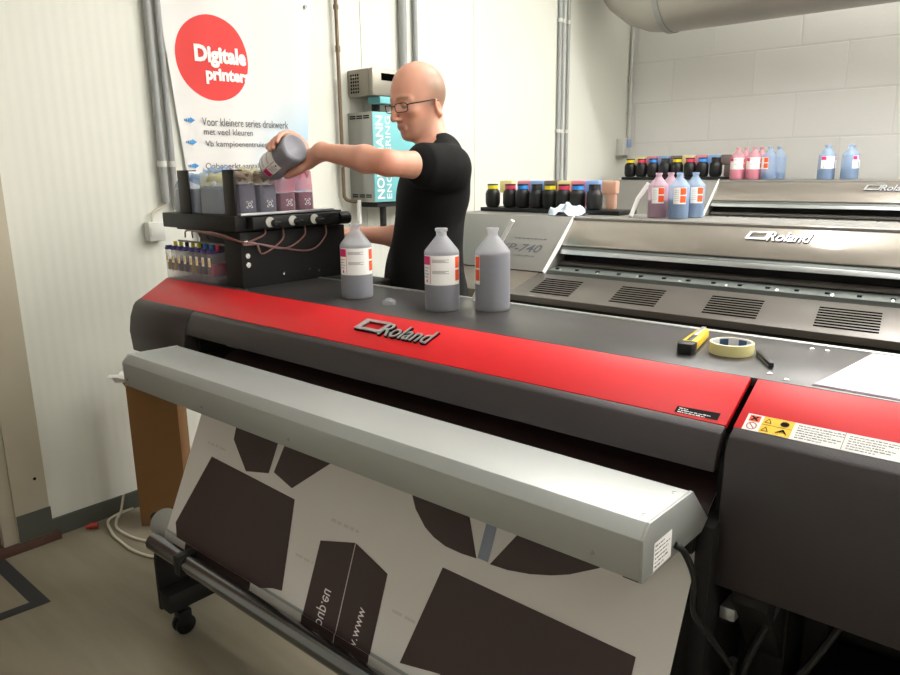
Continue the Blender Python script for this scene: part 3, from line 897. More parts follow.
# soft ink tanks
def make_tank(wx, wy, h, film, ink, lvl, label, cat='ink tank', mark=None, seed=0, group='ink tanks on the black tray'):
    t = thing('ink_tank', (0, 0, 0), label, cat, group)
    r2 = np.random.default_rng(seed)
    n, L = 32, 16
    ph = r2.uniform(0, 6.28, 5)
    vs, fs = [], []
    for i in range(L):
        u = i/(L-1); z = h*1.02*u
        k = max(0, (u-.68)/.32)
        sx, sy = wx/2*(1-.05*u-.10*k), wy/2*(1-.05*u-.22*k)
        for j in range(n):
            a = 2*PI*j/n
            ca, sa = math.cos(a), math.sin(a)
            q = 1/(abs(ca)**4+abs(sa)**4)**.25
            wob = 1+k*.11*(math.sin(5*a+ph[0]+3*u)+.7*math.sin(9*a+ph[1]))+.012*math.sin(3*a+ph[2]+5*u)
            zz = z+k*.014*math.sin(3*a+ph[3])+k*.008*math.sin(8*a+ph[4])
            vs.append((sx*q*ca*wob, sy*q*sa*wob, zz))
    for i in range(L-1):
        for j in range(n): fs.append((i*n+j, i*n+(j+1) % n, (i+1)*n+(j+1) % n, (i+1)*n+j))
    fs.append(list(range(n))[::-1])
    mb = MB('film').add(vs, fs)
    mb.use(film)
    nb = mb.mi(film); zc = lvl*h*1.02
    mb.fm = [nb if (sum(vs[i][2] for i in f)/len(f)) > zc and len(f) == 4 else 0 for f in mb.f]
    mb.build('film_wall', t, ang=70)
    ik = MB(ink)
    pts = []
    for j in range(24):
        a = 2*PI*j/24; ca, sa = math.cos(a), math.sin(a); q = 1/(abs(ca)**4+abs(sa)**4)**.25
        pts.append((wx/2*.965*q*ca*.97, wy/2*.965*q*sa*.97))
    ik.zprism(pts, .002, lvl*h).build('ink', t)
    # crumpled lip of the bag
    lip = MB(film)
    for m in range(3):
        pth = []
        for j in range(15):
            a = 2*PI*j/14+m
            rr = .72-.14*m
            pth.append((wx/2*rr*math.cos(a)*(1+.15*math.sin(4*a+ph[m])), wy/2*rr*math.sin(a)*(1+.15*math.sin(3*a+ph[m])), h*(1.0+.045*m)+.007*math.sin(3*a+ph[m])))
        lip.tube(crom(pth, 3), .009-.001*m, 7, False)
    lip.build('crumpled_lip', t, ang=80)
    if mark:
        mk = MB('text_white')
        x = wx/2+.0012; c = .032
        for sy_ in (-1, 1):
            for sz in (-1, 1):
                y0, z0 = sy_*.0105, c+sz*.0105
                mk.box(x-.001, x+.0008, min(y0, y0-sy_*.006), max(y0, y0-sy_*.006), z0-.0008, z0+.0008)
                mk.box(x-.001, x+.0008, y0-.0008, y0+.0008, min(z0, z0-sz*.006), max(z0, z0-sz*.006))
        for j in range(18):
            a, b = 2*PI*j/18, 2*PI*(j+1)/18
            mk.poly([(x+.0008, r*math.cos(t_), c+r*math.sin(t_)) for r, t_ in ((.0045, a), (.0068, a), (.0068, b), (.0045, b))])
        mk.build('print_mark', t, smooth=False)
    return t
tanks = [
    (-2.105, 1.385, .075, .076, .118, 'film_brown', 'ink_grey', .82, 'grey ink tank at the tray corner with crumpled brownish lip, beside the strap', 1),
    (-2.105, 1.464, .075, .076, .115, 'film_brown', 'ink_grey', .80, 'grey ink tank under the tilted bottle, beside the first pink tank', 1),
    (-2.105, 1.543, .075, .074, .122, 'film_pink', 'ink_pink', .52, 'pink ink tank next to the grey tank being filled', 1),
    (-2.105, 1.620, .075, .074, .128, 'film_pink', 'ink_pink', .50, 'pink ink tank at the right end of the tray', 1),
    (-2.375, 1.372, .165, .095, .112, 'film_blue', 'ink_pale', .72, 'pale blue ink tank behind the left black strap', 0),
    (-2.215, 1.372, .145, .095, .112, 'film_cream', 'ink_pale', .80, 'grey ink tank behind the right black strap', 0),
    (-2.39, 1.49, .15, .10, .132, 'film_blue', 'ink_lblue', .6, 'bluish ink tank at the rear left of the tray', 0),
    (-2.23, 1.49, .13, .10, .128, 'film_cream', 'ink_yellow', .4, 'cream topped ink tank at the rear of the tray', 0)]
for k, (x, y, wx, wy, h, fm, ik, lv, lab, mk) in enumerate(tanks):
    t = make_tank(wx, wy, h, fm, ik, lv, lab, mark=mk, seed=k)
    t.location = (x, y, 1.289)

# ------------------------------------------------------------------ the two grey printers behind
def grey_printer(label, dy, dz, x1, logo_x, model):
    R_ = thing('wide_format_printer', (-.9, 3.2+dy, 0), label, 'printer')
    def Y(p): return [(y+dy, z+dz) for y, z in p]
    XS = -1.97
    lb = MB('blackmatte').box(-2.74, x1-.03, 2.76+dy, 3.22+dy, .62+dz, .855+dz).box(-2.76, x1-.02, 3.22+dy, 3.58+dy, .62+dz, 1.16+dz).build('chassis', R_)
    for x in (-2.4, x1-.3):
        MB('blackmatte').box(x-.05, x+.05, 3.0+dy, 3.12+dy, .12, .62+dz).box(x-.04, x+.04, 2.72+dy, 3.55+dy, .05, .12).tube([(x-.03, 2.78+dy, .03), (x+.03, 2.78+dy, .03)], .03, 14).tube([(x-.03, 3.5+dy, .03), (x+.03, 3.5+dy, .03)], .03, 14).build('stand_leg', R_)
    MB('lightgrey').box(-2.78, x1, 3.205+dy, 3.62+dy, 1.162+dz, 1.18+dz).build('top_panel', R_, bevel=.002)
    MB('lightgrey').prism(Y([(3.204, 1.18), (2.952, .932), (3.0, .90), (3.204, .90)]), -2.78, XS-.012).build('left_end_cover', R_, bevel=.002)
    MB('white').prism(Y([(3.215, 1.188), (2.945, .935), (2.955, .92), (3.235, 1.17)]), XS-.007, XS).build('cover_edge', R_)
    MB('brownpanel').prism(Y([(2.955, .928), (2.69, .862), (2.69, .72), (2.96, .72)]), -2.78, -2.0).build('left_lower_panel', R_, bevel=.002)
    fc = MB('champagne').prism(Y([(3.224, 1.181), (3.22, 1.183), (3.10, 1.056), (3.098, 1.048), (3.12, 1.046), (3.224, 1.15)]), XS+.001, x1).build('front_cover', R_, bevel=.002)
    MB('rail').prism(Y([(3.104, 1.046), (3.092, 1.032), (3.13, 1.03), (3.13, 1.046)]), XS+.001, x1).build('cover_lip', R_)
    MB('alu').prism(Y([(3.088, 1.030), (3.078, 1.010), (3.12, 1.008), (3.12, 1.030)]), XS+.001, x1).build('guide_rail', R_, bevel=.001)
    MB('blackmatte').prism(Y([(3.14, 1.04), (3.135, .93), (3.2, .93), (3.2, 1.04)]), XS+.001, x1).build('inner_wall', R_)
    MB('vent').prism(Y([(3.10, .972), (3.085, .965), (3.085, .955), (3.13, .955), (3.13, .972)]), XS+.001, x1).build('carriage_rail', R_)
    pr_ = MB('rail').prism(Y([(3.03, .945), (2.975, .940), (2.972, .90), (3.13, .90), (3.13, .95)]), XS+.001, x1).build('platen', R_)
    for k in range(13):
        MB('screw').tube([(-1.9+.2*k, 2.99+dy, .942+dz), (-1.9+.2*k, 2.988+dy, .945+dz)], .006, 8).build('screw', pr_)
    for k in range(24):
        MB('blackmatte').box(-1.94+.11*k, -1.925+.11*k, 3.005+dy, 3.02+dy, .943+dz, .950+dz).build('roller', pr_)
    vp = MB('vent').prism(Y([(2.952, .926), (2.680, .862), (2.680, .835), (2.70, .835), (2.96, .905)]), -1.998, x1).build('vent_panel', R_, bevel=.002)
    d = Vector((0, .27, .063)).normalized(); n = Vector((0, -.063, .27)).normalized()
    for g in range(6):
        xa = -1.895+.402*g
        if xa+.21 > x1: break
        sl_ = MB('slot')
        for k in range(8):
            p = Vector((0, 2.68+dy, .862+dz))+d*(.044+.0235*k)+n*.0007
            q = p+d*.0135
            sk = -.0035*k
            sl_.poly([(xa+sk, p.y, p.z), (xa+.205+sk, p.y, p.z), (xa+.203+sk, q.y, q.z), (xa-.002+sk, q.y, q.z)])
        sl_.build('vent', vp)
    MB('black').box(-2.0, x1, 2.70+dy, 2.76+dy, .60+dz, .835+dz).build('lower_front', R_)
    # lettering
    cy, cz = Vector((0, .12, .13)).normalized(), None
    lg = MB('text_dark')
    o = Vector((logo_x, 3.1+dy, 1.053+dz))+cy*.083+Vector((1, 0, 0)).cross(cy)*.003
    put_text(lg, 'Roland', o+Vector((.085, 0, 0)), (1, 0, 0), cy, .175, .048, .003, bold=.02, shear=.28)
    nn = Vector((1, 0, 0)).cross(cy)
    def q(a, b): return o+Vector((a, 0, 0))+cy*b+nn*.003
    O = [q(-.004, .004), q(.08, .004), q(.094, .044), q(.01, .044)]; I = [q(.011, .013), q(.075, .013), q(.084, .039), q(.020, .039)]
    for k in range(4): lg.poly([O[k], O[(k+1) % 4], I[(k+1) % 4], I[k]])
    lg.use('alu')
    put_text(lg, 'Roland', o+Vector((.084, 0, 0))+nn*.003+cy*.0015, (1, 0, 0), cy, .175, .046, .002, bold=.005, shear=.28)
    up = cy*.0015+nn*.003
    for k in range(4): lg.poly([O[k]+up, O[(k+1) % 4]+up, I[(k+1) % 4]+up, I[k]+up])
    lg.build('logo', fc, smooth=False)
    if model:
        ml = MB('text_grey'); e2 = Vector((0, .252, .248)).normalized(); n2 = Vector((1, 0, 0)).cross(e2)
        o2 = Vector((-2.33, 2.952+dy, .932+dz))+e2*.112+n2*.0012
        put_text(ml, 'XP-740', o2, (1, 0, 0), e2, .275, .052, bold=.012, shear=.2)
        small_print(ml, o2+e2*.085+Vector((.08, 0, 0)), (1, 0, 0), e2, .2, .010, 3)
        small_print(ml, o2-e2*.025+Vector((.13, 0, 0)), (1, 0, 0), e2, .13, .007, 4)
        ml.build('model_lettering', R_, smooth=False)
    return R_
grey_printer('grey wide printer in the middle, behind the man, black vents along its front', 0, 0, .95, -1.095, True)
grey_printer('grey wide printer farthest back, standing against the white block wall', 1.87, .147, .95, -1.065, False)

# ink flasks on trays
def make_flask(cap, tr, label, group):
    t = thing('ink_flask', (0, 0, 0), label, 'ink flask', group)
    MB('black').lathe([(.030, 0), (.038, .006), (.043, .025), (.043, .075), (.038, .092), (.029, .102), (.028, .106)], 24).build('flask_body', t)
    MB(cap).lathe([(.0310, .104), (.0310, .124)], 24).build('cap_band', t)
    MB('black').lathe([(.0315, .124), (.031, .132), (.0001, .133)], 24).build('cap_top', t)
    MB(tr).zprism([(.016, .050), (.099, .050), (.099, .105), (.016, .105)], .080, .150).zprism([(.040, .055), (.092, .055), (.092, .098), (.040, .098)], .0, .085).build('reservoir', t, bevel=.008)
    return t
kinds = {'y': ('cap_yellow', 'tr_yellow'), 'm': ('cap_red', 'tr_pink'), 'c': ('cap_blue', 'tr_blue'), 'k': ('cap_black', 'tr_black'), 'o': ('cap_black', 'tr_orange')}
words = {'y': 'yellow', 'm': 'red', 'c': 'blue', 'k': 'black', 'o': 'brown'}
proto = {}
def flask_row(seq, xs, y, z, where, group, rz):
    seen = {}
    for ch, x in zip(seq, xs):
        seen[ch] = seen.get(ch, 0)+1
        last = seq.count(ch) > 1
        which = ('left ' if seen[ch] == 1 else 'right ') if last else ''
        lab = f'{which}black ink flask with {words[ch]} cap band on {where}' if ch != 'o' else f'black flask with pale orange reservoir at right end on {where}'
        if ch not in proto:
            proto[ch] = t = make_flask(*kinds[ch], lab, group)
        else:
            t = dup(proto[ch], label=lab, group=group)
        t.location = (x, y, z); t.rotation_euler = (0, 0, rz)
tr1 = MB('black').box(-2.74, -1.83, 3.42, 3.61, 1.181, 1.203).build('flask_tray', origin=(-2.28, 3.5, 1.18), bevel=.002)
tag(tr1, 'black shallow tray of ink flasks on the left end of the middle printer', 'tray')
flask_row('ymckymco', [-2.690, -2.562, -2.474, -2.378, -2.290, -2.200, -2.112, -2.010], 3.475, 1.204, 'the middle printer', 'ink flasks on the middle printer', .12)
tr2 = MB('black').box(-2.74, -1.95, 5.13, 5.32, P3Z+.001, P3Z+.020).build('flask_tray', origin=(-2.35, 5.2, P3Z), bevel=.002)
tag(tr2, 'black shallow tray of ink flasks on the left end of the farthest printer', 'tray')
flask_row('ymckymck', [-2.700, -2.608, -2.516, -2.420, -2.328, -2.232, -2.140, -2.044], 5.19, P3Z+.021, 'the farthest printer', 'ink flasks on the farthest printer', .1)

# blue rag on the tray
rg = MB('cloth')
n = 14
r3 = np.random.default_rng(3)
ph = r3.uniform(0, 6.28, 8)
vs = []
for i in range(n+1):
    for j in range(n+1):
        u, v = i/n*2-1, j/n*2-1
        rr = math.hypot(u, v)
        h = max(0, .055*(1-rr*rr*.8))+.016*math.sin(5*u+ph[0]+2*v)*math.cos(4*v+ph[1])+.01*math.sin(11*u+ph[2])*math.sin(9*v+ph[3])
        vs.append((.095*u+.012*math.sin(6*v+ph[4]), .065*v+.012*math.sin(7*u+ph[5]), max(.002, h)))
rg.add(vs, [(i*(n+1)+j, (i+1)*(n+1)+j, (i+1)*(n+1)+j+1, i*(n+1)+j+1) for i in range(n) for j in range(n)])
ro = tag(rg.build('cleaning_rag', ang=60), 'crumpled pale blue rag on the middle printer below the ink flasks', 'rag')
ro.location = (-2.085, 3.33, 1.1815)

# ------------------------------------------------------------------ left wall things
bz0, bz1 = 1.10, 2.75
def bedge(z):
    t = (z-1.28)/(2.2-1.28)
    return 1.705+(1.620-1.705)*t, 2.316+(2.424-2.316)*t
def bx(y, z): return WL+.018+.004*math.sin((y-1.6)*16+z*1.5)+.002*math.sin((y-1.6)*37-z*3)
bn = thing('wall_banner', (WL, 2.0, 1.15), 'white cloth banner with red disc and Dutch lettering hanging on the panel wall', 'banner')
bm_ = MB('banner')
NY, NZ = 36, 40
vs = []
for j in range(NZ+1):
    z = bz0+(bz1-bz0)*j/NZ
    a, b = bedge(z)
    for i in range(NY+1):
        y = a+(b-a)*i/NY
        vs.append((bx(y, z), y, z))
bm_.add(vs, [(j*(NY+1)+i, j*(NY+1)+i+1, (j+1)*(NY+1)+i+1, (j+1)*(NY+1)+i) for j in range(NZ) for i in range(NY)])
bm_.build('cloth', bn, ang=80)
wp = lambda q: Vector((bx(q.y, q.z)+.003, q.y, q.z))
tx = MB('text_white')
EY, EZ = (0, 1, 0), (0, 0, 1)
put_text(tx, 'Digitale', (0, 1.772, 1.866), EY, EZ, .255, .090, bold=.05, warp=wp)
put_text(tx, 'printers', (0, 1.818, 1.797), EY, EZ, .222, .068, bold=.05, warp=wp)
tx.build('disc_lettering', bn, smooth=False)
tx = MB('text_dark')
put_text(tx, 'Voor kleinere series drukwerk', (0, 1.782, 1.622), EY, EZ, .455, .034, warp=wp)
put_text(tx, 'met veel kleuren', (0, 1.786, 1.584), EY, EZ, .25, .027, warp=wp)
put_text(tx, "Vb kampioenentruien, l", (0, 1.790, 1.527), EY, EZ, .35, .032, warp=wp)
put_text(tx, 'Onbeperkt aantal kl', (0, 1.782, 1.43), EY, EZ, .31, .034, warp=wp)
tx.build('lettering', bn, smooth=False)
for z in (1.643, 1.552, 1.452):
    tx = MB('text_blue')
    for (y0, y1, h) in ((1.700, 1.705, .004), (1.708, 1.714, .006), (1.717, 1.733, .0075)):
        tx.poly([wp(Vector((0, y, zz))) for y, zz in ((y0, z-h), (y1, z-h), (y1, z+h), (y0, z+h))])
    tx.poly([wp(Vector((0, y, zz))) for y, zz in ((1.728, z-.013), (1.750, z), (1.728, z+.013))])
    tx.build('arrow', bn, smooth=False)
MB('steel').tube([(WL+.016, 2.375, 2.185), (WL+.03, 2.375, 2.185)], .008, 12).build('eyelet', bn)
# pipes
def conduit(y, z0, z1, r, label, m='pipe', clips=(), name='conduit_pipe', x=None):
    x = WL+r+.006 if x is None else x
    t = thing(name, (x, y, z0), label, 'pipe', 'grey conduit pipes')
    MB(m).tube([(x, y, z0), (x, y, z1)], r, 16).build('pipe', t, ang=60)
    for z in clips:
        MB('socket').tube([(x, y, z-.012), (x, y, z+.012)], r+.004, 16).box(WL+.0005, x, y-.012, y+.012, z-.01, z+.01).build('clip', t)
    return t
conduit(1.578, 1.30, CEIL-.02, .016, 'thick grey conduit pipe farther left of two beside the banner', clips=(1.46, 2.3))
conduit(1.625, 1.27, CEIL-.02, .013, 'grey conduit pipe next to the left edge of the banner', clips=(1.46, 2.3))
conduit(3.03, 1.95, CEIL-.02, .022, 'thick grey pipe left of two above the bald man')
conduit(3.135, 1.2, CEIL-.02, .014, 'thinner grey pipe right of the two above the bald man')
conduit(4.60, 1.3, CEIL-.02, .014, 'leftmost grey pipe of three on the panel wall above the flask tray', clips=(1.68, 2.42))
conduit(4.648, 1.3, CEIL-.02, .010, 'middle grey pipe of three on the panel wall above the flask tray', clips=(1.68, 2.42))
conduit(4.715, 1.3, CEIL-.02, .011, 'rightmost grey pipe of three on the panel wall above the flask tray', clips=(1.68, 2.42))
# rusty water pipe with valve
wpz = thing('water_pipe', (WL+.03, 2.56, 1.2), 'rust brown water pipe with a valve between banner and humidifier', 'pipe')
MB('copper').tube(crom([(WL+.03, 2.56, CEIL-.02), (WL+.03, 2.56, 2.4), (WL+.03, 2.56, 1.6), (WL+.03, 2.56, 1.33), (WL+.032, 2.565, 1.285), (WL+.045, 2.585, 1.268), (WL+.085, 2.610, 1.265)], 8), .0095, 12).build('pipe', wpz, ang=60)
MB('chrome').tube([(WL+.03, 2.56, 1.44), (WL+.03, 2.56, 1.475)], .016, 12).tube([(WL+.03, 2.56, 1.458), (WL+.075, 2.55, 1.458)], .010, 12).tube([(WL+.07, 2.56, 1.458), (WL+.082, 2.545, 1.458)], .018, 12).build('valve', wpz)
MB('white').tube([(WL+.085, 2.612, 1.272), (WL+.085, 2.612, 1.15)], .012, 10).build('drain_hose', wpz)
MB('copper').tube([(WL+.03, 2.56, 2.0), (WL+.03, 2.56, 2.03)], .0135, 12).tube([(WL+.03, 2.56, 2.2), (WL+.03, 2.56, 2.22)], .0135, 12).build('coupling', wpz)
# humidifier cabinet
hx = WL+.185
hm = thing('humidifier', (WL+.09, 2.8, 1.26), 'grey and teal wall humidifier behind the man, white lettering up its side', 'humidifier')
hbz = MB('greybox').box(WL, hx-.002, 2.632, 3.02, 1.262, 1.712).build('cabinet', hm, bevel=.003)
MB('teal').box(hx-.002, hx+.002, 2.632, 3.02, 1.262, 1.712).build('teal_front', hm, bevel=.001)
ltr = MB('text_white')
put_text(ltr, 'NORDMANN', (hx+.0028, 2.703, 1.278), (0, 0, 1), (0, -1, 0), .415, .052, bold=.02)
put_text(ltr, 'ENGINEERING', (hx+.0028, 2.755, 1.278), (0, 0, 1), (0, -1, 0), .415, .036)
ltr.build('lettering', hm, smooth=False)
ls = MB('slot')
for z in (1.68, 1.285):
    for k in range(3):
        x0 = WL+.018+.052*k
        for q in range(2): ls.box(x0, x0+.042, 2.6305, 2.633, z+.010*q, z+.010*q+.006)
ls.build('louvres', hm)
MB('black').box(WL+.05, hx-.01, 2.66, 3.0, 1.235, 1.262).tube([(WL+.14, 2.73, 1.24), (WL+.14, 2.73, 1.12)], .018, 12).build('drain', hm)
fn = thing('fan_unit', (WL+.1, 2.8, 1.8), 'beige metal fan unit with dark grille mounted above the teal humidifier', 'fan unit')
MB('fan').prism([(2.640, 1.79), (2.640, 1.922), (3.0, 1.922), (3.0, 1.79)], WL, WL+.16).prism([(2.640, 1.79), (2.640, 1.922), (3.0, 1.922), (3.0, 1.79)], WL+.16, WL+.19).build('case', fn, bevel=.006)
gr = MB('slot')
for i in range(6):
    for j in range(4):
        if True:
            x = WL+.032+.017*j; z = 1.812+.0165*i
            gr.xf(Matrix.Translation((x, 2.6385, z)) @ Matrix.Rotation(PI/4, 4, 'Y')).box(-.0045, .0045, 0, .003, -.0045, .0045)
gr.build('grille', fn)
MB('slot').box(WL+.189, WL+.1915, 2.70, 2.92, 1.865, 1.90).build('outlet', fn)
MB('teal').prism([(2.69, 1.755), (2.69, 1.788), (2.99, 1.788), (2.99, 1.755)], WL+.10, WL+.188).build('outlet_trim', fn)
MB('black').tube([(WL+.09, 2.75, 1.712), (WL+.09, 2.75, 1.79)], .022, 12).build('steam_hose', fn)
# socket and cable
sk = thing('wall_socket', (WL, 1.515, 1.18), 'grey surface mounted wall socket left of the ink unit', 'socket')
MB('socket').box(WL+.0005, WL+.045, 1.48, 1.552, 1.145, 1.225).build('box', sk, bevel=.006)
MB('slot').box(WL+.0445, WL+.0465, 1.495, 1.512, 1.175, 1.19).box(WL+.0445, WL+.0465, 1.52, 1.537, 1.175, 1.19).build('outlets', sk)
MB('socket').box(WL+.045, WL+.048, 1.487, 1.545, 1.165, 1.205).build('face_plate', sk, bevel=.001)
MB('cablewhite').tube(crom([(WL+.02, 1.51, 1.225), (WL+.02, 1.515, 1.26), (WL+.022, 1.56, 1.285), (WL+.022, 1.578, 1.30)]), .005, 8).build('cable', sk)
# corner box
cbx = thing('isolator_switch', (WL+.05, 5.55, 1.55), 'grey switch box with blue window high in the room corner', 'switch box')
MB('socket').box(WL+.0005, WL+.07, 5.49, 5.58, 1.515, 1.645).build('box', cbx, bevel=.005)
MB('bluegrey').box(WL+.06, WL+.085, 5.53, 5.585, 1.575, 1.64).build('window', cbx, bevel=.003)
MB('fan').box(WL+.0005, WL+.06, 5.485, 5.575, 1.49, 1.515).build('base', cbx, bevel=.002)
conduit(5.655, 1.62, CEIL-.02, .014, 'thin grey conduit pipe running up the corner where the two walls meet', m='socket', clips=(1.85, 2.1))

# ------------------------------------------------------------------ duct
R = .28
dy_, dz_ = 4.95, 2.585
dxe, dre = -2.655, .34
dpath = [(dxe, dy_, CEIL-.02), (dxe, dy_, 3.1)]
for k in range(7):
    a = PI/2*k/6
    dpath.append((dxe+dre*(1-math.cos(a)), dy_, dz_+dre*(1-math.sin(a))))
dpath += [(-1.0, dy_, dz_), (.5, dy_, dz_), (3.45, dy_, dz_)]
dt = thing('ventilation_duct', (-1, dy_, dz_-R), 'large round galvanised ventilation duct under the ceiling by the block wall', 'duct')
MB('duct').tube(dpath, R, 40).build('duct_pipe', dt, ang=25)
MB('steel').tube([(dxe+dre-.03, dy_, dz_), (dxe+dre+.01, dy_, dz_)], R+.007, 40).build('joint_band', dt, ang=25)

# ------------------------------------------------------------------ floor things
cbd = thing('cardboard_box', (-2.75, 1.33, 0), 'tall brown cardboard box standing between the front printer and the panel wall', 'box')
a_, b_ = Vector((-2.795, 1.240)), Vector((-2.668, 1.381))
u_ = (b_-a_).normalized(); v_ = Vector((-u_.y, u_.x))
c4 = [a_, b_, b_+v_*.14, a_+v_*.14]
MB('card').zprism([tuple(p) for p in c4], .001, .60).build('carton', cbd, bevel=.002)
def bl_(u, v): p = a_+u_*u+v_*v; return (p.x, p.y)
MB('card').add([(*bl_(0, 0), .60), (*bl_(.19, 0), .60), (*bl_(.193, -.02), .625), (*bl_(-.003, -.02), .625)], [(0, 1, 2, 3)]).build('flap', cbd)
wpap = MB('paper')
vs = []
for i in range(9):
    for j in range(7):
        u, v = i/8, j/6
        p = a_+u_*(-.05+.28*u)+v_*(-.045+.17*v)
        vs.append((p.x, p.y, .632+.016*math.sin(u*7+1)*math.cos(v*5)+.03*(u-.5)*(v-.5)+.012*math.sin(9*v)))
wpap.add(vs, [(i*7+j, (i+1)*7+j, (i+1)*7+j+1, i*7+j+1) for i in range(8) for j in range(6)])
tag(wpap.build('waste_film', origin=(-2.75, 1.3, .63), ang=60), 'crumpled white film offcut lying over the top of the cardboard box', 'film offcut')
fc_ = MB('cablewhite').tube(crom([(-2.93, 1.24, .10), (-2.93, 1.22, .03), (-2.91, 1.19, .006), (-2.83, 1.16, .006), (-2.70, 1.17, .006), (-2.58, 1.22, .006)], 10), .0055, 8)
fc_.tube(crom([(-2.90, 1.26, .04), (-2.94, 1.22, .02), (-2.94, 1.17, .006), (-2.86, 1.14, .006), (-2.75, 1.12, .006), (-2.55, 1.13, .006), (-2.3, 1.25, .006)], 10), .0055, 8)
tag(fc_.build('power_cable', origin=(-2.8, 1.2, 0), ang=60), 'white cable curling on the floor in front of the cardboard box', 'cable')
fb = MB('redbit').tube([(-2.935, 1.09, .014), (-2.915, 1.115, .014)], .013, 12).tube([(-2.945, 1.08, .010), (-2.935, 1.09, .012)], .008, 10)
tag(fb.build('red_plug', origin=(-2.93, 1.1, 0)), 'small red plastic piece lying on the floor by the dark baseboard', 'plastic piece')

# ------------------------------------------------------------------ the man (distance field -> one mesh)
class Field:
    def __init__(s, lo, hi, h):
        s.lo, s.h = np.array(lo, np.float32), h
        s.n = np.ceil((np.array(hi)-lo)/h).astype(int)+1
        s.ax = [s.lo[i]+np.arange(s.n[i], dtype=np.float32)*h for i in range(3)]
        s.d = np.full(s.n, 1.0, np.float32)
    def sub(s, lo, hi):
        i0 = np.maximum(0, np.floor((np.array(lo)-s.lo)/s.h).astype(int)); i1 = np.minimum(s.n, np.ceil((np.array(hi)-s.lo)/s.h).astype(int)+1)
        if (i1 <= i0).any(): return None
        sl = tuple(slice(a, b) for a, b in zip(i0, i1))
        g = np.meshgrid(*[s.ax[i][sl[i]] for i in range(3)], indexing='ij', sparse=True)
        return sl, g
    def op(s, lo, hi, fn, k, mode='add'):
        m = k+3*s.h+.01
        r = s.sub(np.array(lo)-m, np.array(hi)+m)
        if r is None: return
        sl, g = r
        e = fn(*g)
        d = s.d[sl]
        if mode == 'add':
            if k > 0:
                hh = np.clip(.5+.5*(d-e)/k, 0, 1)
                s.d[sl] = d*(1-hh)+e*hh-k*hh*(1-hh)
            else: s.d[sl] = np.minimum(d, e)
        else:
            e = -e
            hh = np.clip(.5-.5*(d-e)/k, 0, 1)
            s.d[sl] = d*(1-hh)+e*hh+k*hh*(1-hh)
    def cone(s, a, b, r1, r2, k=.01, mode='add'):
        a, b = np.array(a, float), np.array(b, float); ba = b-a; l2 = max(ba@ba, 1e-9); r = max(r1, r2)
        def fn(X, Y, Z):
            t = np.clip(((X-a[0])*ba[0]+(Y-a[1])*ba[1]+(Z-a[2])*ba[2])/l2, 0, 1)
            return (np.sqrt((X-a[0]-t*ba[0])**2+(Y-a[1]-t*ba[1])**2+(Z-a[2]-t*ba[2])**2)-(r1+(r2-r1)*t)).astype(np.float32)
        s.op(np.minimum(a, b)-r, np.maximum(a, b)+r, fn, k, mode)
    def ell(s, c, axes, rad, k=.01, mode='add'):
        c = np.array(c, float); A = [np.array(v, float) for v in axes]; r = max(rad)
        def fn(X, Y, Z):
            q = 0; g = 0
            for v, rr in zip(A, rad):
                t = (X-c[0])*v[0]+(Y-c[1])*v[1]+(Z-c[2])*v[2]
                q = q+(t/rr)**2; g = g+(t/rr**2)**2
            k0 = np.sqrt(q); k1 = np.sqrt(g)+1e-6
            return (k0*(k0-1)/k1).astype(np.float32)
        ext = np.sqrt(sum((v*rr)**2 for v, rr in zip(A, rad)))
        s.op(c-ext, c+ext, fn, k, mode)
    def mesh(s):
        d = s.d; nx, ny, nz = d.shape
        ins = d < 0
        cnt = np.zeros((nx-1, ny-1, nz-1), np.int8)
        for i in (0, 1):
            for j in (0, 1):
                for k in (0, 1): cnt += ins[i:nx-1+i, j:ny-1+j, k:nz-1+k]
        act = (cnt > 0) & (cnt < 8)
        I = np.argwhere(act)
        idx = np.full(act.shape, -1, np.int32); idx[act] = np.arange(len(I))
        acc = np.zeros((len(I), 3)); num = np.zeros(len(I))
        cor = [(i, j, k) for i in (0, 1) for j in (0, 1) for k in (0, 1)]
        val = {c: d[I[:, 0]+c[0], I[:, 1]+c[1], I[:, 2]+c[2]] for c in cor}
        for c in cor:
            for ax in range(3):
                if c[ax] == 0:
                    c2 = tuple(1 if q == ax else c[q] for q in range(3))
                    a, b = val[c], val[c2]
                    m = (a < 0) != (b < 0)
                    t = np.where(m, a/np.where(m, a-b, 1), 0)
                    p = np.tile(np.array(c, float), (len(I), 1)); p[:, ax] += t
                    acc[m] += p[m]; num[m] += 1
        V = s.lo+(I+acc/num[:, None])*s.h
        F = []
        for ax in range(3):
            o = [q for q in range(3) if q != ax]
            sl0 = [slice(None)]*3; sl1 = [slice(None)]*3
            sl0[ax] = slice(0, -1); sl1[ax] = slice(1, None)
            x = ins[tuple(sl0)] != ins[tuple(sl1)]
            E = np.argwhere(x)
            ok = np.all([(E[:, q] > 0) & (E[:, q] < d.shape[q]-1) for q in o], axis=0)
            E = E[ok]
            def at(du, dv):
                G = E.copy(); G[:, o[0]] -= du; G[:, o[1]] -= dv
                return idx[G[:, 0], G[:, 1], G[:, 2]]
            Q = np.stack([at(0, 0), at(1, 0), at(1, 1), at(0, 1)], 1)
            sgn = ins[E[:, 0], E[:, 1], E[:, 2]]
            flip = ~sgn if ax != 1 else sgn
            Q[flip] = Q[flip][:, ::-1]
            F.append(Q)
        F = np.concatenate(F)
        return V, F[(F >= 0).all(1)]

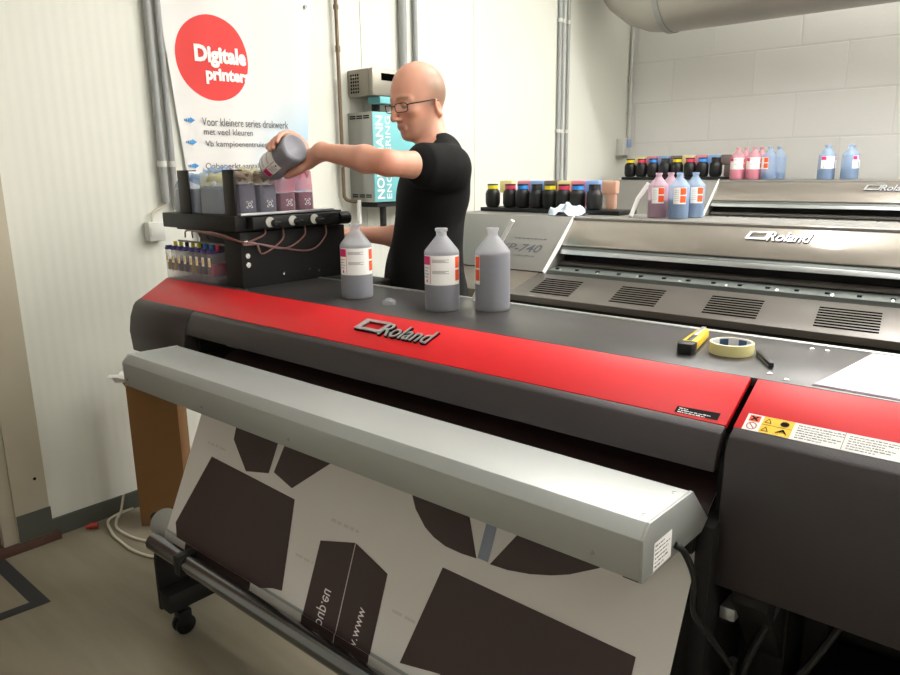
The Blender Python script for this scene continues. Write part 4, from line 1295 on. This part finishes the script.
def np_mesh(name, V, F, m, parent, origin, smooth_it=1):
    me = bpy.data.meshes.new(name)
    me.from_pydata((V-np.array(origin)).tolist(), [], F.tolist())
    me.materials.append(M[m])
    bm = bmesh.new(); bm.from_mesh(me)
    for _ in range(smooth_it):
        bmesh.ops.smooth_vert(bm, verts=bm.verts[:], factor=.5, use_axis_x=True, use_axis_y=True, use_axis_z=True)
    bmesh.ops.recalc_face_normals(bm, faces=bm.faces[:])
    bm.to_mesh(me); bm.free()
    me.polygons.foreach_set('use_smooth', [True]*len(me.polygons))
    o = bpy.data.objects.new(name, me); COL.objects.link(o); o.parent = parent
    return o

nv = lambda v: np.array(v, float)/np.linalg.norm(v)
R0 = np.array([-1.76, 1.90, 0.0])
IL = nv([-.7545, -.6562, 0]); TC = np.array([.6562, -.7545, 0])     # IL: the way he faces seen side-on, TC: square to it
UP = np.array([0, 0, 1.0])
def dirn(deg): return math.cos(math.radians(deg))*IL+math.sin(math.radians(deg))*TC
Ft = dirn(15); Lt = np.array([-Ft[1], Ft[0], 0])
def bl3(a, l, z): return R0+Ft*a+Lt*l+UP*z
TA = (Ft, Lt, UP)
# joints
S_l, S_r = bl3(-.035, .165, 1.430), bl3(-.035, -.165, 1.430)
E_l, W_l = np.array([-1.612, 1.570, 1.445]), np.array([-1.868, 1.532, 1.484])
E_r, W_r = bl3(.0, -.235, 1.170), np.array([-2.085, 1.855, 1.192])
Fh0 = dirn(40); Lh = np.array([-Fh0[1], Fh0[0], 0])
pt = math.radians(13)
Fh = math.cos(pt)*Fh0-math.sin(pt)*UP; Uh = math.sin(pt)*Fh0+math.cos(pt)*UP
H0 = np.array([-1.815, 1.917, 1.664])
HA = (Fh, Lh, Uh)
def hd(a, l, u): return H0+Fh*a+Lh*l+Uh*u
# tilted bottle in his left hand
Bb = np.array([-1.933, 1.481, 1.499]); Be = np.array([-2.138, 1.486, 1.4105])
Ba = nv(Be-Bb)

def torso(f, g):
    """torso and upper arms, grown by g"""
    f.ell(bl3(-.012, 0, 1.30), TA, (.106+g, .160+g, .185+g), .05)
    f.ell(bl3(.014, 0, 1.10), TA, (.118+g, .152+g, .17+g), .06)
    f.ell(bl3(.0, 0, .95), TA, (.112+g, .165+g, .13+g), .05)
    f.ell(bl3(-.062, .07, 1.36), TA, (.05+g, .08+g, .09+g), .05)
    f.ell(bl3(-.062, -.07, 1.36), TA, (.05+g, .08+g, .09+g), .05)
    f.cone(bl3(-.05, 0, 1.475), bl3(-.045, .15, 1.432), .05+g, .054+g, .05)
    f.cone(bl3(-.05, 0, 1.475), bl3(-.045, -.15, 1.432), .05+g, .054+g, .05)
    f.cone(S_l, E_l, .052+g, .0365+g, .03)
    f.cone(S_r, E_r, .054+g, .039+g, .03)

body = Field((-2.3, 1.30, -.01), (-1.40, 2.32, 1.82), .0042)
torso(body, 0)
for sgn in (1, -1):
    hip, knee, ank = bl3(0, .09*sgn, .90), bl3(.02, .10*sgn, .50), bl3(-.03, .11*sgn, .09)
    body.cone(hip, knee, .085, .058, .03); body.cone(knee, ank, .056, .038, .02)
    body.cone(ank-UP*.045+Ft*.0, ank+Ft*.15-UP*.05, .035, .030, .02)
# arms
def forearm(E, W):
    d = nv(W-E)
    body.cone(E, E+(W-E)*.33, .0365, .0395, .02); body.cone(E+(W-E)*.33, W, .0395, .0255, .02)
forearm(E_l, W_l); forearm(E_r, W_r)
# neck and head
body.cone(bl3(-.030, 0, 1.47), hd(-.028, 0, -.055), .058, .053, .03)
body.ell(hd(-.012, 0, .030), HA, (.0985, .0765, .0885), .01)
body.ell(hd(-.040, 0, .010), HA, (.068, .070, .080), .02)
body.ell(hd(.030, 0, -.010), HA, (.062, .064, .085), .02)
body.ell(hd(.048, 0, -.055), HA, (.044, .047, .060), .02)
for sg in (1, -1):
    body.cone(hd(-.010, .052*sg, -.050), hd(.048, .026*sg, -.104), .022, .019, .025)
    body.ell(hd(.062, .042*sg, -.030), HA, (.022, .020, .018), .02)
    body.cone(hd(.086, .012*sg, .013), hd(.068, .050*sg, .006), .0085, .008, .012)
body.cone(hd(.055, -.012, -.112), hd(.055, .012, -.112), .022, .022, .02)
body.ell(hd(.075, 0, -.113), HA, (.014, .018, .014), .012)
for sg in (1, -1):
    body.ell(hd(.0905, .032*sg, -.010), HA, (.014, .017, .011), .012, 'sub')
    body.ell(hd(.0765, .032*sg, -.008), HA, (.0135, .0165, .0125), .004)       # lowered lids
body.cone(hd(.088, 0, .004), hd(.114, 0, -.044), .0080, .0110, .009)
body.ell(hd(.113, 0, -.050), HA, (.012, .010, .0095), .006)
for sg in (1, -1): body.ell(hd(.101, .0115*sg, -.053), HA, (.010, .0075, .007), .006)
body.cone(hd(.0885, -.017, -.077), hd(.0885, .017, -.077), .0055, .0055, .006)
body.cone(hd(.0865, -.015, -.087), hd(.0865, .015, -.087), .0058, .0058, .006)
body.ell(hd(.0975, 0, -.0820), HA, (.005, .022, .0018), .003, 'sub')
for sg in (1, -1):
    e1 = nv(Fh*.25*1+Lh*0+Uh*.97); e2 = nv(np.cross(Lh, e1))
    out = nv(Lh*sg*.93-Fh*.36)
    c0 = hd(-.020, .0745*sg, -.040)
    w1 = nv(np.cross(e1, out))
    body.ell(c0+out*.004, (out, w1, e1), (.0075, .0165, .030), .005)
    body.ell(c0+out*.011+e1*.002, (out, w1, e1), (.0050, .0085, .017), .004, 'sub')
    body.ell(c0+out*.004-e1*.026, (out, w1, e1), (.007, .008, .009), .006)

# hands ---------------------------------------------------------
def finger(pts, r0, r1):
    for i in range(len(pts)-1):
        ra = r0+(r1-r0)*i/(len(pts)-1); rb = r0+(r1-r0)*(i+1)/(len(pts)-1)
        body.cone(pts[i], pts[i+1], ra, rb, .004)
# around the bottle: e1 = side of the palm, e2 = away from the camera
mid = Bb+Ba*.055
w_ = W_l-mid; w_ = w_-Ba*(w_@Ba)
e1 = nv(w_)
e2 = nv(np.cross(Ba, e1))
back = np.array([-.66, .75, .05])
if e2@back < 0: e2 = -e2
def ringp(t, deg, r): return Bb+Ba*t+r*(math.cos(math.radians(deg))*e1+math.sin(math.radians(deg))*e2)
BR = .0465
# palm: wide pad between wrist and knuckles
body.cone(W_l, ringp(.035, 12, BR+.020), .0265, .020, .015)
body.cone(W_l, ringp(.060, 25, BR+.018), .024, .018, .015)
for i, t in enumerate((.022, .042, .062, .081)):
    body.cone(ringp(.040+.2*(t-.05), 8, BR+.017), ringp(t, 52, BR+.012), .017, .0115, .012)
for i, (t, tip, rr) in enumerate(((.020, 188, .0088), (.042, 200, .0095), (.063, 196, .0095), (.083, 178, .0088))):
    pts = [ringp(t, a, BR+.0105) for a in np.linspace(52, tip, 9)]
    finger(pts, rr+.0012, rr-.0012)
thp = [ringp(.020, -8, BR+.020), ringp(.045, -30, BR+.014), ringp(.075, -42, BR+.0115), ringp(.100, -46, BR+.0100)]
body.cone(W_l+Ba*.01, thp[0], .022, .019, .012)
finger(thp, .0165, .0095)
# right hand, resting with curled fingers on the ink box's rear corner
dR = nv(W_r-E_r); sd = nv(np.cross(dR, UP))
pm = W_r+dR*.05
body.ell(pm, (dR, sd, UP), (.052, .040, .017), .015)
for i in range(4):
    b0 = W_r+dR*.088+sd*(-.030+.020*i)
    ln = (.065, .075, .07, .055)[i]
    p1 = b0+dR*ln*.45+UP*.004; p2 = p1+dR*ln*.32-UP*.014; p3 = p2+dR*ln*.15-UP*.020
    finger([b0, p1, p2, p3], .0095, .0075)
q0 = W_r+dR*.02+sd*.034*(-1); finger([q0, q0+dR*.035-sd*.022-UP*.008, q0+dR*.062-sd*.028-UP*.016], .0135, .009)
BV, BF = body.mesh()

man = thing('person', tuple(R0), 'bald man in black t-shirt and glasses pouring ink from a tilted bottle', 'person')
bo = np_mesh('body', BV, BF, 'skin', man, R0, 1)
# skin tone per vertex: brows, lips, close-cropped side hair, flushed elbow
me = bo.data
co = np.empty(len(me.vertices)*3); me.vertices.foreach_get('co', co); co = co.reshape(-1, 3)+R0
rel = co-H0
fa, la, ua = rel@Fh, rel@Lh, rel@Uh
base = np.array(lin('#dca28a')[:3]); tone = np.tile(base, (len(co), 1))
def blend(mask, col):
    mask = np.clip(mask, 0, 1)[:, None]
    global tone
    tone = tone*(1-mask)+np.array(lin(col)[:3])*mask
inh = (np.linalg.norm(rel, axis=1) < .16)
sm_ = lambda x, a, b: np.clip((x-a)/(b-a), 0, 1)
hair = sm_(-fa, -.03, .03)*sm_(ua, -.045, -.02)*(1-sm_(ua, .06, .10))*inh
blend(hair*.85*(1-np.exp(-((np.abs(la)-.086)/.008)**2)*(np.abs(fa+.02) < .03)*(ua < .0)), '#8d7663')
beard = sm_(-ua, .055, .075)*(fa > .0)*inh*(ua > -.13)
blend(beard*.25, '#a98270')
for sg in (1, -1):
    br = np.exp(-(((ua-.0145+.12*np.abs(np.abs(la)-.03))/.0045)**2))*(np.abs(la) > .012)*(np.abs(la) < .052)*(la*sg > 0)*(fa > .05)
    blend(br*.6, '#6a4d3a')
lash_shade = np.exp(-(((ua+.0165)/.0028)**2))*(np.abs(la) > .018)*(np.abs(la) < .047)*(fa > .06)*inh  # lashes and eye shading painted as one dark band along the lids
blend(lash_shade*.75, '#4a332a')
lip = np.exp(-(((ua+.082)/.008)**2))*np.exp(-((la/.022)**4))*(fa > .075)*inh
blend(lip*.5, '#b9695c')
ear = np.exp(-(((np.abs(la)-.088)/.010)**2))*(np.abs(fa+.02) < .035)*(np.abs(ua+.034) < .045)
blend(ear*.5, '#dd8a72')
nose = np.exp(-(((fa-.115)/.02)**2+(la/.018)**2+((ua+.045)/.02)**2))
blend(nose*.35, '#d98973')
blend(np.exp(-(np.linalg.norm(co-E_l, axis=1)/.05)**2)*.55, '#d97f66')
ca = me.color_attributes.new('tone', 'FLOAT_COLOR', 'POINT')
ca.data.foreach_set('color', np.concatenate([tone, np.ones((len(tone), 1))], 1).astype(np.float32).ravel())
# t-shirt
ts = Field((-2.2, 1.45, .80), (-1.40, 2.30, 1.58), .0045)
torso(ts, .012)
ts.ell(bl3(.012, 0, .98), TA, (.143, .172, .22), .05)
Xg, Yg, Zg = np.meshgrid(*ts.ax, indexing='ij', sparse=True)
def halfspace(p, n): return ((Xg-p[0])*n[0]+(Yg-p[1])*n[1]+(Zg-p[2])*n[2]).astype(np.float32)
# folds
tor = (Xg-R0[0])*Lt[0]+(Yg-R0[1])*Lt[1]; fwd = (Xg-R0[0])*Ft[0]+(Yg-R0[1])*Ft[1]
fold = .0035*np.sin(38*(Zg*.55+tor*.8+fwd*.3)+2*np.sin(9*fwd))+.003*np.sin(26*(tor*.9-fwd*.6)+4*Zg)
ts.d = (ts.d+fold.astype(np.float32)*np.clip((1.47-Zg)*5, 0, 1)).astype(np.float32)
ts.d = np.maximum(ts.d, halfspace(bl3(0, 0, .865), -UP).astype(np.float32))
for S, E in ((S_l, E_l), (S_r, E_r)):
    dd = nv(E-S); cut = S+(E-S)*.44
    near = halfspace(cut, dd)
    away = halfspace(S+dd*.02, dd)
    rad = np.sqrt(np.maximum(0, (Xg-cut[0])**2+(Yg-cut[1])**2+(Zg-cut[2])**2))-.13
    ts.d = np.where(rad < 0, np.maximum(ts.d, near), ts.d).astype(np.float32)
    rad2 = np.sqrt((Xg-E[0])**2+(Yg-E[1])**2+(Zg-E[2])**2)-.105
    ts.d = np.maximum(ts.d, -rad2).astype(np.float32)
    # loose sleeve around the arm
    ts.cone(S+dd*.04, cut-dd*.008, .069, .068, .03) 
neckc = bl3(-.028, 0, 1.50)
ts.ell(neckc+Ft*.012, (nv(Ft-UP*.0), Lt, UP), (.072, .072, .040), .004, 'sub')
TV, TF = ts.mesh()
np_mesh('t_shirt', TV, TF, 'tshirt', man, R0, 1)
tz = Field((-2.2, 1.5, .03), (-1.4, 2.32, 1.05), .006)
tz.ell(bl3(0, 0, .93), TA, (.122, .176, .13), .04)
for sgn in (1, -1):
    hip, knee, ank = bl3(0, .09*sgn, .90), bl3(.02, .10*sgn, .50), bl3(-.03, .11*sgn, .08)
    tz.cone(hip, knee, .098, .074, .03); tz.cone(knee, ank, .074, .062, .02)
PV, PF = tz.mesh()
np_mesh('trousers', PV, PF, 'jeans', man, R0, 1)
for sgn in (1, -1):
    sf = Field((-2.25, 1.5, -.005), (-1.4, 2.32, .16), .005)
    ank = bl3(-.03, .11*sgn, .09)
    sf.cone(ank-UP*.04-Ft*.03, ank+Ft*.16-UP*.05, .045, .038, .02)
    sf.cone(ank-UP*.03, ank, .045, .045, .02)
    sf.d = np.maximum(sf.d, (-(sf.ax[2]-.002))[None, None, :]).astype(np.float32)
    SV, SF = sf.mesh()
    np_mesh('shoe', SV, SF, 'shoe', man, R0, 1)
# eyeglasses
g = MB('frame')
V3 = lambda a, l, u: Vector(hd(a, l, u))
for sg in (1, -1):
    rim = []
    for k in range(25):
        a = 2*PI*k/24
        q = 1/(abs(math.cos(a))**4+abs(math.sin(a))**4)**.25
        l = .036+.0265*q*math.cos(a); u = -.015+.0145*q*math.sin(a)
        rim.append(V3(.106-.35*max(0, l-.015)**1.1, l*sg, u))
    g.tube(rim, .0016, 8, False)
    g.tube([V3(.094, .062*sg, -.008), V3(.085, .069*sg, -.007), V3(.05, .0755*sg, -.009), V3(-.005, .081*sg, -.011), V3(-.024, .083*sg, -.019)], .0022, 8)
g.tube(crom([V3(.106, .010, -.010), V3(.110, 0, -.006), V3(.106, -.010, -.010)]), .0016, 8)
gl = g.build('eyeglasses', man, ang=80)
for sg in (1, -1):
    pts = []
    for k in range(24):
        a = 2*PI*k/24
        q = 1/(abs(math.cos(a))**4+abs(math.sin(a))**4)**.25
        l = .036+.0255*q*math.cos(a); u = -.015+.0135*q*math.sin(a)
        pts.append(V3(.106-.35*max(0, l-.015)**1.1, l*sg, u))
    MB('lensglass').poly(pts).build('lens', gl)
# the bottle he holds
hbot = make_bottle('ink_bottle', 'grey ink bottle tilted upside down in the left hand of the man', 'bottle', 'hdpe', 'ink_grey', .150, 'wide')
zq = Vector(Ba)
rot = zq.to_track_quat('Z', 'Y')
hbot.rotation_mode = 'QUATERNION'
from mathutils import Quaternion
hbot.rotation_quaternion = rot @ Quaternion((0, 0, 1), .35)
hbot.location = Vector(Bb)

# ------------------------------------------------------------------ lamps
LZ = 2.98
def lamp(x, y, lx, down, up, label, rot=PI/2, col=(1, .98, .95)):
    t = thing('ceiling_lamp', (x, y, LZ), label, 'lamp', 'suspended tube lamps')
    bb = MB('white').xf(Matrix.Translation((x, y, LZ)) @ Matrix.Rotation(rot, 4, 'Z')).box(-lx/2-.04, lx/2+.04, -.07, .07, 0, .04).build('housing', t, bevel=.004)
    for sx in (-1, 1):
        px, py = x+sx*lx*.4*math.cos(rot), y+sx*lx*.4*math.sin(rot)
        MB('steel').tube([(px, py, LZ+.04), (px, py, CEIL)], .004, 8).build('suspension_wire', t)
    for nm, e, dz, fl in (('tube_light', down, -.006, 0), ('added_uplight', up, .05, PI)):  # upward light added so the ceiling bounce softens shadows
        L = bpy.data.lights.new(nm, 'AREA'); L.shape = 'RECTANGLE'; L.size = lx; L.size_y = .12; L.energy = e; L.color = col
        o = bpy.data.objects.new(nm, L); COL.objects.link(o); o.parent = t; o.location = (0, 0, dz); o.rotation_euler = (fl, 0, rot)
lamp(-1.35, 3.15, 1.4, 22, 40, 'suspended tube lamp over the man and the middle printer')
lamp(.9, 3.15, 1.4, 26, 58, 'suspended tube lamp over the right half of the middle printer')
lamp(2.4, 3.15, 1.4, 30, 55, 'suspended tube lamp by the right hand wall')
lamp(-.3, 4.35, 1.4, 60, 92, 'suspended tube lamp beside the ventilation duct', rot=0)
lamp(1.8, 4.35, 1.4, 64, 96, 'suspended tube lamp beside the ventilation duct on the right', rot=0)
lamp(-.7, .85, 1.4, 11, 14, 'suspended tube lamp over the front printer')
lamp(1.3, .7, 1.4, 7, 11, 'suspended tube lamp right of the front printer')
lamp(-.4, -1.5, 1.4, 3.5, 4, 'suspended tube lamp at the near side of the room')
W_ = bpy.data.worlds.new('World'); SC.world = W_; W_.use_nodes = True
W_.node_tree.nodes['Background'].inputs[0].default_value = (.9, .95, 1, 1)
W_.node_tree.nodes['Background'].inputs[1].default_value = .15

# ------------------------------------------------------------------ camera
cam = bpy.data.cameras.new('Camera'); cam.sensor_width = 36; cam.lens = 730.023/900*36; cam.clip_start = .02
co_ = bpy.data.objects.new('Camera', cam); COL.objects.link(co_)
f_ = Vector((-.6415, .7333, -.2252)); r_ = Vector((.7545, .6562, -.0124)); u_c = Vector((-.1387, .1779, .9742))
f_.normalize(); r_ = (r_-f_*r_.dot(f_)).normalized(); u_c = r_.cross(f_)
mw = Matrix(((r_.x, u_c.x, -f_.x, 0), (r_.y, u_c.y, -f_.y, 0), (r_.z, u_c.z, -f_.z, 1.426), (0, 0, 0, 1)))
co_.matrix_world = mw
SC.camera = co_
vs_ = SC.view_settings
vs_.view_transform = 'Standard'; vs_.look = 'None'; vs_.gamma = 1; vs_.use_curve_mapping = False
vs_.exposure = -0.08
